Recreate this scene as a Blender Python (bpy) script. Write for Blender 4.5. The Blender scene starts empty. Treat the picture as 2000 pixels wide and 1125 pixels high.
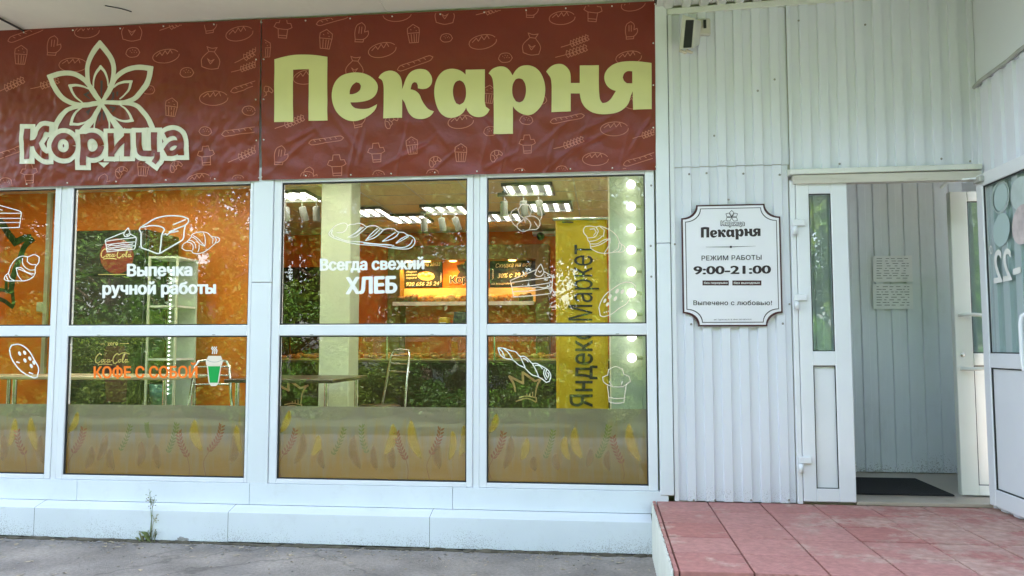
import bpy, bmesh, math, random
from mathutils import Vector, Matrix, noise
from mathutils.geometry import tessellate_polygon, delaunay_2d_cdt
random.seed(7)
SC = bpy.context.scene
COL = SC.collection
# ------------------------------------------------------------------ camera
FPX, YAW, PITCH, ROLL, DIST = 1550.0, math.radians(6.59), math.radians(4.15), math.radians(-0.04), 5.7
cy, sy, cp, sp = math.cos(YAW), math.sin(YAW), math.cos(PITCH), math.sin(PITCH)
FWD = Vector((-sy*cp, cy*cp, sp)); RGT0 = Vector((cy, sy, 0)); UP0 = RGT0.cross(FWD)
RGT = RGT0*math.cos(ROLL) + UP0*math.sin(ROLL); UPV = UP0*math.cos(ROLL) - RGT0*math.sin(ROLL)
def ray(x, y): return FWD + RGT*((x-1000)/FPX) - UPV*((y-562.5)/FPX)
_d = ray(640, 1068); CZ = -_d.z*(DIST-0.14)/_d.y            # eye height above the ground at the wall
CAM = Vector((0, -DIST, CZ))
def P(x, y, Y=0.0):                                        # photo pixel -> point on a plane parallel to the facade
    d = ray(x, y); return CAM + d*((Y-CAM.y)/d.y)
def PZ(x, y, Z): d = ray(x, y); return CAM + d*((Z-CAM.z)/d.z)
def PX(x, y, X): d = ray(x, y); return CAM + d*((X-CAM.x)/d.x)
cam = bpy.data.objects.new('camera', bpy.data.cameras.new('camera')); COL.objects.link(cam)
cam.matrix_world = Matrix(((RGT.x, UPV.x, -FWD.x, CAM.x), (RGT.y, UPV.y, -FWD.y, CAM.y), (RGT.z, UPV.z, -FWD.z, CAM.z), (0, 0, 0, 1)))
cam.data.sensor_width = 36; cam.data.lens = 36*FPX/2000; cam.data.clip_start = 0.05; cam.data.clip_end = 500
SC.camera = cam
# ------------------------------------------------------------------ sky, sun, exposure
SUN_EL, SUN_AZ = math.radians(31), math.radians(25)        # the sun stands behind the building: the front is in open shade, the trees across are lit
W = bpy.data.worlds.new('World'); SC.world = W; W.use_nodes = True
wn = W.node_tree.nodes; bg = wn['Background']
sky = wn.new('ShaderNodeTexSky'); sky.sky_type = 'NISHITA'; sky.sun_disc = False
sky.sun_elevation = SUN_EL; sky.sun_rotation = SUN_AZ; sky.dust_density = 3.0; sky.air_density = 1.0; sky.ozone_density = 1.0
bw = wn.new('ShaderNodeRGBToBW'); haze_mix = wn.new('ShaderNodeMix'); haze_mix.data_type = 'RGBA'; haze_mix.inputs[0].default_value = .45   # thin white cloud over the blue
W.node_tree.links.new(sky.outputs[0], bw.inputs[0]); W.node_tree.links.new(sky.outputs[0], haze_mix.inputs[6]); W.node_tree.links.new(bw.outputs[0], haze_mix.inputs[7]); W.node_tree.links.new(haze_mix.outputs[2], bg.inputs[0]); bg.inputs[1].default_value = 0.15
sl = bpy.data.lights.new('sun', 'SUN'); sl.energy = 3.6; sl.angle = math.radians(0.6); sl.color = (1, .95, .88)
so = bpy.data.objects.new('sun', sl); COL.objects.link(so)
sd = Vector((math.sin(SUN_AZ)*math.cos(SUN_EL), math.cos(SUN_AZ)*math.cos(SUN_EL), math.sin(SUN_EL)))
so.rotation_euler = sd.to_track_quat('Z', 'Y').to_euler()
vs = SC.view_settings; SC.display_settings.display_device = 'sRGB'
vs.view_transform = 'Standard'; vs.look = 'None'; vs.gamma = 1; vs.use_curve_mapping = False; vs.exposure = 3.72
SC.render.engine = 'CYCLES'; SC.cycles.use_denoising = True
SC.cycles.max_bounces = 10; SC.cycles.transparent_max_bounces = 24; SC.cycles.sample_clamp_indirect = 6
SC.cycles.caustics_reflective = False; SC.cycles.caustics_refractive = False

# ------------------------------------------------------------------ materials
MATS = {}
def srgb(r, g, b): return tuple(((c/255)/12.92 if c/255 <= .04045 else ((c/255+.055)/1.055)**2.4) for c in (r, g, b))
def mat(name, col, rough=.5, var=0.0, vscale=6.0, bump=0.0, bscale=60.0, dirt=0.0, dscale=3.0, dcol=(.2, .18, .14), spec=.5, metal=0.0, emit=None, stretch=(1, 1, 1)):
    m = bpy.data.materials.new(name); m.use_nodes = True; nt = m.node_tree; N = nt.nodes; L = nt.links
    b = N['Principled BSDF']; b.inputs['Base Color'].default_value = (*col, 1); b.inputs['Roughness'].default_value = rough
    b.inputs['Specular IOR Level'].default_value = spec; b.inputs['Metallic'].default_value = metal
    if emit: b.inputs['Emission Color'].default_value = (*emit[0], 1); b.inputs['Emission Strength'].default_value = emit[1]
    if var or bump or dirt:
        ge = N.new('ShaderNodeNewGeometry'); mp = N.new('ShaderNodeMapping'); L.new(ge.outputs['Position'], mp.inputs[0]); mp.inputs['Scale'].default_value = stretch
    cur = None
    if var:
        n = N.new('ShaderNodeTexNoise'); n.inputs['Scale'].default_value = vscale; n.inputs['Detail'].default_value = 6; L.new(mp.outputs[0], n.inputs['Vector'])
        mx = N.new('ShaderNodeMix'); mx.data_type = 'RGBA'
        mx.inputs[6].default_value = (*[c*(1-var) for c in col], 1); mx.inputs[7].default_value = (*[min(1, c*(1+var)) for c in col], 1)
        rp = N.new('ShaderNodeMapRange'); rp.inputs[1].default_value = .3; rp.inputs[2].default_value = .7
        L.new(n.outputs[0], rp.inputs[0]); L.new(rp.outputs[0], mx.inputs[0]); cur = mx.outputs[2]
    if dirt:
        n = N.new('ShaderNodeTexNoise'); n.inputs['Scale'].default_value = dscale; n.inputs['Detail'].default_value = 10; n.inputs['Roughness'].default_value = .7; L.new(mp.outputs[0], n.inputs['Vector'])
        rp = N.new('ShaderNodeMapRange'); rp.inputs[1].default_value = .55; rp.inputs[2].default_value = .8; rp.inputs[4].default_value = dirt; L.new(n.outputs[0], rp.inputs[0])
        mx = N.new('ShaderNodeMix'); mx.data_type = 'RGBA'; mx.inputs[6].default_value = (*col, 1); mx.inputs[7].default_value = (*dcol, 1)
        if cur: L.new(cur, mx.inputs[6])
        L.new(rp.outputs[0], mx.inputs[0]); cur = mx.outputs[2]
    if cur: L.new(cur, b.inputs['Base Color'])
    if bump:
        n = N.new('ShaderNodeTexNoise'); n.inputs['Scale'].default_value = bscale; n.inputs['Detail'].default_value = 5; L.new(mp.outputs[0], n.inputs['Vector'])
        bp = N.new('ShaderNodeBump'); bp.inputs['Strength'].default_value = bump; bp.inputs['Distance'].default_value = .01; L.new(n.outputs[0], bp.inputs['Height']); L.new(bp.outputs[0], b.inputs['Normal'])
    MATS[name] = m; return m
M = MATS
mat('cladding', (.74, .77, .80), .38, .04, 1.3, .03, 25, .10, 5, (.42, .40, .34))
mat('base_clad', (.74, .78, .82), .33, .04, 2, .05, 9, .16, 9, (.38, .36, .30))
mat('pvc', (.78, .79, .82), .28, .03, 3, 0, 60, .06, 12, (.45, .42, .35))
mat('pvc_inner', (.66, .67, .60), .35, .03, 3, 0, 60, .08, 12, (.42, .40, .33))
mat('soffit', (.80, .78, .66), .55, .07, 2, .05, 30, .25, 4, (.45, .38, .30))
mat('corr', (.73, .74, .80), .34, .035, 2.0, .02, 14, .12, 6, (.45, .43, .38), stretch=(1, 1, .3))
mat('corr_in', (.80, .84, .88), .36, .05, 2.0, .02, 14, .25, 5, (.33, .30, .25), stretch=(1, 1, .4))
mat('trim_dirty', (.62, .58, .50), .5, .1, 4, .05, 40, .55, 7, (.26, .16, .08), stretch=(.5, 1, 3))
mat('dark_gap', (.015, .014, .013), .8)
mat('rubber', (.02, .022, .022), .6)
mat('banner', (.19, .023, .011), .36, .10, 3, .16, 38, spec=.45)
mat('banner_line', (.50, .165, .11), .42)
mat('banner_cream', (.70, .68, .55), .42, .03, 4)
mat('banner_yellow', (.66, .62, .28), .42, .04, 3)
mat('smudge', (.07, .05, .055), .6)
mat('steel_dot', (.75, .73, .68), .35)
mat('screw', (.30, .28, .25), .5)
mat('decal_white', (.88, .86, .82), .5)
mat('decal_cream', (.82, .70, .58), .5)
mat('decal_orange', (1.0, .20, .008), .5)
mat('decal_green', (.0, .34, .06), .5)
mat('decal_grey', (.35, .36, .33), .5)
mat('asphalt', (.30, .265, .24), .9, .18, 45, .7, 120, .55, 1.5, (.17, .155, .14))
mat('dirt', (.10, .085, .06), 1, .3, 14, .8, 60)
mat('lawn', (.045, .06, .02), .9, .4, 3, .8, 40)
mat('orange', (.60, .165, .007), .55, .18, 1.1)
mat('orange_deep', (.86, .165, .005), .6, .1, 2)
mat('olive_brown', (.20, .12, .02), .6, .08, 3)
mat('ceiling', (.76, .62, .34), .7, .06, 2)
mat('column', (.46, .51, .36), .6, .04, 2)
mat('floor_in', (.42, .36, .27), .35, .12, 3)
mat('black', (.012, .012, .012), .4)
mat('board', (.018, .022, .018), .45, .2, 5)
mat('ink', (.025, .012, .016), .5)
mat('maroon', (.055, .008, .014), .45)
mat('plaque', (.80, .78, .82), .3, .02, 4)
mat('chalk', (.78, .72, .50), .6)
mat('counter_dark', (.030, .026, .016), .25, .25, 3)
mat('wood_pale', (.50, .40, .24), .4, .15, 4)
mat('wood_dark', (.055, .04, .02), .35, .2, 6)
mat('chrome', (.62, .62, .55), .16, metal=1.0)
mat('lamp_frame', (.15, .155, .16), .4)
mat('track_grey', (.20, .21, .17), .5)
mat('white_metal', (.75, .76, .72), .35)
mat('bread', (.55, .22, .035), .65, .45, 18, .4, 60)
mat('bread_dark', (.12, .05, .015), .65, .4, 18, .4, 60)
mat('bread_pale', (.75, .48, .16), .65, .3, 18, .4, 60)
mat('tray', (.80, .60, .22), .4)
mat('yellow_cloth', (.60, .36, .0), .55, .08, 3, .05, 8)
mat('panel_green', (.44, .50, .40), .45, .06, 3)
mat('fridge_dark', (.02, .026, .014), .12, .3, 2, spec=.6)
mat('red_disc', (.17, .018, .008), .4)
mat('gold_ink', (.60, .50, .20), .5)
mat('teal', (.10, .26, .20), .3, .2, 6)
mat('crown_green', (.015, .06, .012), .6, .3, 4)
mat('crown_tan', (.45, .33, .18), .5)
mat('mat_black', (.012, .012, .012), .95, .4, 200, .8, 220)
mat('paper', (.88, .89, .90), .7, .03, 6)
mat('paper_ink', (.14, .14, .16), .7)
mat('tile_in', (.40, .34, .27), .3, .1, 3, 0, 60, .3, 6, (.2, .16, .12))
mat('bark', (.05, .036, .025), .9, .4, 8, .8, 20)
mat('weed', (.16, .20, .06), .7, .3, 30)
mat('weed_dry', (.30, .26, .14), .8, .2, 30)
mat('stone', (.30, .29, .27), .9, .3, 25, .8, 60)
mat('leaf_litter', (.40, .33, .24), .8, .4, 30)
mat('cable', (.03, .028, .025), .6)
mat('conduit', (.42, .42, .40), .5, .1, 9)
mat('flood_white', (.62, .60, .52), .5, .1, 8, 0, 60, .3, 20, (.3, .27, .2))
mat('foam', (.72, .66, .54), .9, .2, 40, .8, 80)
mat('sticker_teal', (.46, .58, .57), .5)
mat('sticker_pink', (.58, .50, .49), .5, .25, 12)
mat('sticker_ring', (.52, .60, .58), .5, .1, 12)
mat('rib_white', (.72, .72, .66), .5, .06, 6, 0, 60, .3, 20, (.3, .25, .18))
for nm, c, s in (('lamp_tube', (1, .95, .88), 1.3), ('lamp_tube_added', (1, .95, .86), 5.2), ('bulb', (1, .95, .85), .5), ('spot_glow', (1, .55, .12), 1.2), ('led', (.85, 1, .9), .35), ('panel_glow', (.80, .85, .80), 1.6)):
    mat(nm, (.8, .8, .8), .5, emit=(c, s))

def glass_mat(name, r0, tint=(1, 1, 1), wob=.0):
    m = bpy.data.materials.new(name); m.use_nodes = True; nt = m.node_tree; N = nt.nodes; L = nt.links
    N.remove(N['Principled BSDF']); out = N['Material Output']
    tr = N.new('ShaderNodeBsdfTransparent'); tr.inputs[0].default_value = (*tint, 1)
    gl = N.new('ShaderNodeBsdfGlossy'); gl.inputs['Roughness'].default_value = 0.0; gl.inputs[0].default_value = (.95, .97, 1, 1)
    lw = N.new('ShaderNodeLayerWeight'); lw.inputs[0].default_value = .5
    p = N.new('ShaderNodeMath'); p.operation = 'POWER'; p.inputs[1].default_value = 5; L.new(lw.outputs['Facing'], p.inputs[0])
    a = N.new('ShaderNodeMath'); a.operation = 'MULTIPLY_ADD'; a.inputs[1].default_value = 1-r0; a.inputs[2].default_value = r0; L.new(p.outputs[0], a.inputs[0])
    mx = N.new('ShaderNodeMixShader'); L.new(a.outputs[0], mx.inputs[0]); L.new(tr.outputs[0], mx.inputs[1]); L.new(gl.outputs[0], mx.inputs[2]); L.new(mx.outputs[0], out.inputs[0])
    if wob:
        ge = N.new('ShaderNodeNewGeometry'); n = N.new('ShaderNodeTexNoise'); n.inputs['Scale'].default_value = 2.2; n.inputs['Detail'].default_value = 2; L.new(ge.outputs['Position'], n.inputs['Vector'])
        bp = N.new('ShaderNodeBump'); bp.inputs['Strength'].default_value = 1; bp.inputs['Distance'].default_value = wob; L.new(n.outputs[0], bp.inputs['Height']); L.new(bp.outputs[0], gl.inputs['Normal'])
    M[name] = m; return m
glass_mat('glass', .046, (.97, .985, .95), .0006)
glass_mat('glass_green', .07, (.82, .89, .86))
glass_mat('case_glass', .05, (.95, .97, .93))

def film_mat():
    m = bpy.data.materials.new('frost_film'); m.use_nodes = True; nt = m.node_tree; N = nt.nodes; L = nt.links
    N.remove(N['Principled BSDF']); out = N['Material Output']
    ge = N.new('ShaderNodeNewGeometry'); sx = N.new('ShaderNodeSeparateXYZ'); L.new(ge.outputs['Position'], sx.inputs[0])
    z1 = P(700, 795).z; z0 = P(700, 939).z
    mr = N.new('ShaderNodeMapRange'); mr.inputs[1].default_value = z1-.06; mr.inputs[2].default_value = z0+.02; L.new(sx.outputs[2], mr.inputs[0])
    mp = N.new('ShaderNodeMapping'); mp.inputs['Scale'].default_value = (26, 1, 3.0); L.new(ge.outputs['Position'], mp.inputs[0])
    no = N.new('ShaderNodeTexNoise'); no.inputs['Scale'].default_value = 1; no.inputs['Detail'].default_value = 5; L.new(mp.outputs[0], no.inputs['Vector'])
    ad = N.new('ShaderNodeMath'); ad.operation = 'MULTIPLY_ADD'; ad.inputs[1].default_value = 1.3; ad.inputs[2].default_value = -.65; L.new(no.outputs[0], ad.inputs[0])
    sm = N.new('ShaderNodeMath'); sm.operation = 'ADD'; L.new(ad.outputs[0], sm.inputs[0]); L.new(mr.outputs[0], sm.inputs[1])
    cr = N.new('ShaderNodeValToRGB'); L.new(sm.outputs[0], cr.inputs[0]); e = cr.color_ramp.elements
    e[0].position = .15; e[0].color = (.43, .40, .32, 1); e[1].position = .95; e[1].color = (.54, .34, .07, 1)
    k = e.new(.5); k.color = (.50, .385, .18, 1)
    di = N.new('ShaderNodeBsdfDiffuse'); tl = N.new('ShaderNodeBsdfTranslucent'); tr = N.new('ShaderNodeBsdfTransparent')
    L.new(cr.outputs[0], di.inputs[0]); L.new(cr.outputs[0], tl.inputs[0]); tr.inputs[0].default_value = (.9, .88, .8, 1)
    a = N.new('ShaderNodeMixShader'); a.inputs[0].default_value = .55; L.new(di.outputs[0], a.inputs[1]); L.new(tl.outputs[0], a.inputs[2])
    b = N.new('ShaderNodeMixShader'); b.inputs[0].default_value = .22; L.new(a.outputs[0], b.inputs[1]); L.new(tr.outputs[0], b.inputs[2]); L.new(b.outputs[0], out.inputs[0])
    M['frost_film'] = m
film_mat()
def thin_mat(name, col, al):
    m = bpy.data.materials.new(name); m.use_nodes = True; nt = m.node_tree; N = nt.nodes; L = nt.links
    b = N['Principled BSDF']; b.inputs['Base Color'].default_value = (*col, 1); b.inputs['Roughness'].default_value = .6; b.inputs['Alpha'].default_value = al; M[name] = m
thin_mat('wheat_orange', (.30, .10, .02), .9); thin_mat('wheat_yellow', (.62, .38, .015), .36); thin_mat('wheat_green', (.22, .24, .03), .7); thin_mat('wheat_pale', (.40, .20, .03), .2)

def leaf_mat(name, c):
    m = bpy.data.materials.new(name); m.use_nodes = True; nt = m.node_tree; N = nt.nodes; L = nt.links
    b = N['Principled BSDF']; out = N['Material Output']; b.inputs['Roughness'].default_value = .5
    ge = N.new('ShaderNodeNewGeometry'); cr = N.new('ShaderNodeValToRGB'); L.new(ge.outputs['Random Per Island'], cr.inputs[0])
    cr.color_ramp.elements[0].color = (c[0]*.55, c[1]*.6, c[2]*.6, 1); cr.color_ramp.elements[1].color = (c[0]*1.6, c[1]*1.4, c[2]*1.3, 1)
    tl = N.new('ShaderNodeBsdfTranslucent'); L.new(cr.outputs[0], b.inputs['Base Color']); L.new(cr.outputs[0], tl.inputs[0])
    mx = N.new('ShaderNodeMixShader'); mx.inputs[0].default_value = .4; L.new(b.outputs[0], mx.inputs[1]); L.new(tl.outputs[0], mx.inputs[2]); L.new(mx.outputs[0], out.inputs[0]); M[name] = m
leaf_mat('leaf_a', (.055, .14, .012)); leaf_mat('leaf_b', (.085, .15, .012)); leaf_mat('leaf_c', (.04, .11, .014))

def tile_mat():
    m = mat('porch_tile', (.37, .13, .11), .8, 0, 4, .35, 130); nt = m.node_tree; N = nt.nodes; L = nt.links; b = N['Principled BSDF']
    ge = N.new('ShaderNodeNewGeometry')
    sn = N.new('ShaderNodeVectorMath'); sn.operation = 'SNAP'; sn.inputs[1].default_value = (TILE, TILE, 10); L.new(ge.outputs['Position'], sn.inputs[0])
    wnz = N.new('ShaderNodeTexWhiteNoise'); L.new(sn.outputs[0], wnz.inputs[0])
    cr = N.new('ShaderNodeValToRGB'); L.new(wnz.outputs[0], cr.inputs[0]); e = cr.color_ramp.elements
    e[0].color = (.38, .145, .125, 1); e[1].color = (.45, .215, .19, 1)
    n = N.new('ShaderNodeTexNoise'); n.inputs['Scale'].default_value = 2.4; n.inputs['Detail'].default_value = 12; n.inputs['Roughness'].default_value = .72; L.new(ge.outputs['Position'], n.inputs['Vector'])
    sx = N.new('ShaderNodeSeparateXYZ'); L.new(ge.outputs['Position'], sx.inputs[0])
    bx = N.new('ShaderNodeMapRange'); bx.inputs[1].default_value = 1.0; bx.inputs[2].default_value = 2.2; bx.inputs[3].default_value = -.06; bx.inputs[4].default_value = .09; L.new(sx.outputs[0], bx.inputs[0])
    ad = N.new('ShaderNodeMath'); ad.operation = 'ADD'; L.new(n.outputs[0], ad.inputs[0]); L.new(bx.outputs[0], ad.inputs[1])
    mr = N.new('ShaderNodeMapRange'); mr.inputs[1].default_value = .50; mr.inputs[2].default_value = .56; mr.inputs[4].default_value = .85; L.new(ad.outputs[0], mr.inputs[0])
    n2 = N.new('ShaderNodeTexNoise'); n2.inputs['Scale'].default_value = 14; n2.inputs['Detail'].default_value = 8; L.new(ge.outputs['Position'], n2.inputs['Vector'])
    c2 = N.new('ShaderNodeValToRGB'); L.new(n2.outputs[0], c2.inputs[0]); c2.color_ramp.elements[0].position = .35; c2.color_ramp.elements[0].color = (.42, .245, .20, 1); c2.color_ramp.elements[1].position = .65; c2.color_ramp.elements[1].color = (.52, .35, .29, 1)
    mx = N.new('ShaderNodeMix'); mx.data_type = 'RGBA'; L.new(mr.outputs[0], mx.inputs[0]); L.new(cr.outputs[0], mx.inputs[6]); L.new(c2.outputs[0], mx.inputs[7])
    n3 = N.new('ShaderNodeTexNoise'); n3.inputs['Scale'].default_value = 30; n3.inputs['Detail'].default_value = 8; L.new(ge.outputs['Position'], n3.inputs['Vector'])
    m3 = N.new('ShaderNodeMapRange'); m3.inputs[1].default_value = .3; m3.inputs[2].default_value = .7; m3.inputs[3].default_value = .82; m3.inputs[4].default_value = 1.12; L.new(n3.outputs[0], m3.inputs[0])
    ml = N.new('ShaderNodeMix'); ml.data_type = 'RGBA'; ml.blend_type = 'MULTIPLY'; ml.inputs[0].default_value = 1; L.new(mx.outputs[2], ml.inputs[6]); L.new(m3.outputs[0], ml.inputs[7])
    L.new(ml.outputs[2], b.inputs['Base Color'])
    # ribbed relief on about half the tiles
    wv = N.new('ShaderNodeTexWave'); wv.wave_type = 'BANDS'; wv.bands_direction = 'DIAGONAL'; wv.inputs['Scale'].default_value = 17; L.new(ge.outputs['Position'], wv.inputs[0])
    gt = N.new('ShaderNodeMath'); gt.operation = 'GREATER_THAN'; gt.inputs[1].default_value = .5; L.new(wnz.outputs[0], gt.inputs[0])
    mu = N.new('ShaderNodeMath'); mu.operation = 'MULTIPLY'; L.new(wv.outputs[1], mu.inputs[0]); L.new(gt.outputs[0], mu.inputs[1])
    bp0 = [x for x in N if x.type == 'BUMP'][0]
    bp = N.new('ShaderNodeBump'); bp.inputs['Strength'].default_value = .45; bp.inputs['Distance'].default_value = .005; L.new(mu.outputs[0], bp.inputs['Height']); L.new(bp0.outputs[0], bp.inputs['Normal']); L.new(bp.outputs[0], b.inputs['Normal'])
def cracks():
    nt = M['asphalt'].node_tree; N = nt.nodes; L = nt.links; b = N['Principled BSDF']; src = b.inputs['Base Color'].links[0].from_socket
    ge = N.new('ShaderNodeNewGeometry'); n = N.new('ShaderNodeTexNoise'); n.inputs['Scale'].default_value = 5; n.inputs['Detail'].default_value = 6; L.new(ge.outputs['Position'], n.inputs['Vector'])
    mx = N.new('ShaderNodeMix'); mx.data_type = 'RGBA'; mx.inputs[0].default_value = .16; L.new(ge.outputs['Position'], mx.inputs[6]); L.new(n.outputs['Color'], mx.inputs[7])
    v = N.new('ShaderNodeTexVoronoi'); v.feature = 'DISTANCE_TO_EDGE'; v.inputs['Scale'].default_value = .55; L.new(mx.outputs[2], v.inputs['Vector'])
    mr = N.new('ShaderNodeMapRange'); mr.inputs[1].default_value = .001; mr.inputs[2].default_value = .006; mr.inputs[3].default_value = .38; mr.inputs[4].default_value = 0; L.new(v.outputs['Distance'], mr.inputs[0])
    m2 = N.new('ShaderNodeMix'); m2.data_type = 'RGBA'; L.new(mr.outputs[0], m2.inputs[0]); L.new(src, m2.inputs[6]); m2.inputs[7].default_value = (.07, .06, .05, 1)
    n3 = N.new('ShaderNodeTexNoise'); n3.inputs['Scale'].default_value = 2.2; n3.inputs['Detail'].default_value = 8; L.new(ge.outputs['Position'], n3.inputs['Vector'])
    m3 = N.new('ShaderNodeMapRange'); m3.inputs[1].default_value = .35; m3.inputs[2].default_value = .65; m3.inputs[3].default_value = .68; m3.inputs[4].default_value = 1.15; L.new(n3.outputs[0], m3.inputs[0])
    ml = N.new('ShaderNodeMix'); ml.data_type = 'RGBA'; ml.blend_type = 'MULTIPLY'; ml.inputs[0].default_value = 1; L.new(m2.outputs[2], ml.inputs[6]); L.new(m3.outputs[0], ml.inputs[7]); L.new(ml.outputs[2], b.inputs['Base Color'])
cracks()
TILE = 0.35
tile_mat()

def splash(name, h0, h1, sc=70, thr=.60, dens=.55):
    nt = M[name].node_tree; N = nt.nodes; L = nt.links; b = N['Principled BSDF']; src = b.inputs['Base Color'].links[0].from_socket
    ge = N.new('ShaderNodeNewGeometry'); sx = N.new('ShaderNodeSeparateXYZ'); L.new(ge.outputs['Position'], sx.inputs[0])
    n = N.new('ShaderNodeTexNoise'); n.inputs['Scale'].default_value = sc; n.inputs['Detail'].default_value = 3; L.new(ge.outputs['Position'], n.inputs['Vector'])
    n2 = N.new('ShaderNodeTexNoise'); n2.inputs['Scale'].default_value = 2.6; n2.inputs['Detail'].default_value = 3; L.new(ge.outputs['Position'], n2.inputs['Vector'])
    hm = N.new('ShaderNodeMapRange'); hm.inputs[1].default_value = h0; hm.inputs[2].default_value = h1; hm.inputs[3].default_value = .10; hm.inputs[4].default_value = -.22; L.new(sx.outputs[2], hm.inputs[0])
    a = N.new('ShaderNodeMath'); a.operation = 'MULTIPLY_ADD'; a.inputs[1].default_value = .45; a.inputs[2].default_value = -.20; L.new(n2.outputs[0], a.inputs[0])
    c = N.new('ShaderNodeMath'); L.new(a.outputs[0], c.inputs[0]); L.new(hm.outputs[0], c.inputs[1])
    d = N.new('ShaderNodeMath'); L.new(c.outputs[0], d.inputs[0]); L.new(n.outputs[0], d.inputs[1])
    mr = N.new('ShaderNodeMapRange'); mr.inputs[1].default_value = thr; mr.inputs[2].default_value = thr+.05; mr.inputs[4].default_value = dens; L.new(d.outputs[0], mr.inputs[0])
    mx = N.new('ShaderNodeMix'); mx.data_type = 'RGBA'; L.new(mr.outputs[0], mx.inputs[0]); L.new(src, mx.inputs[6]); mx.inputs[7].default_value = (.13, .11, .085, 1); L.new(mx.outputs[2], b.inputs['Base Color'])
splash('base_clad', 0, .26, 150, .64, .42); splash('corr', .42, .60, 230, .70, .5); splash('corr_in', .38, .60, 130, .66, .5)

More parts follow.
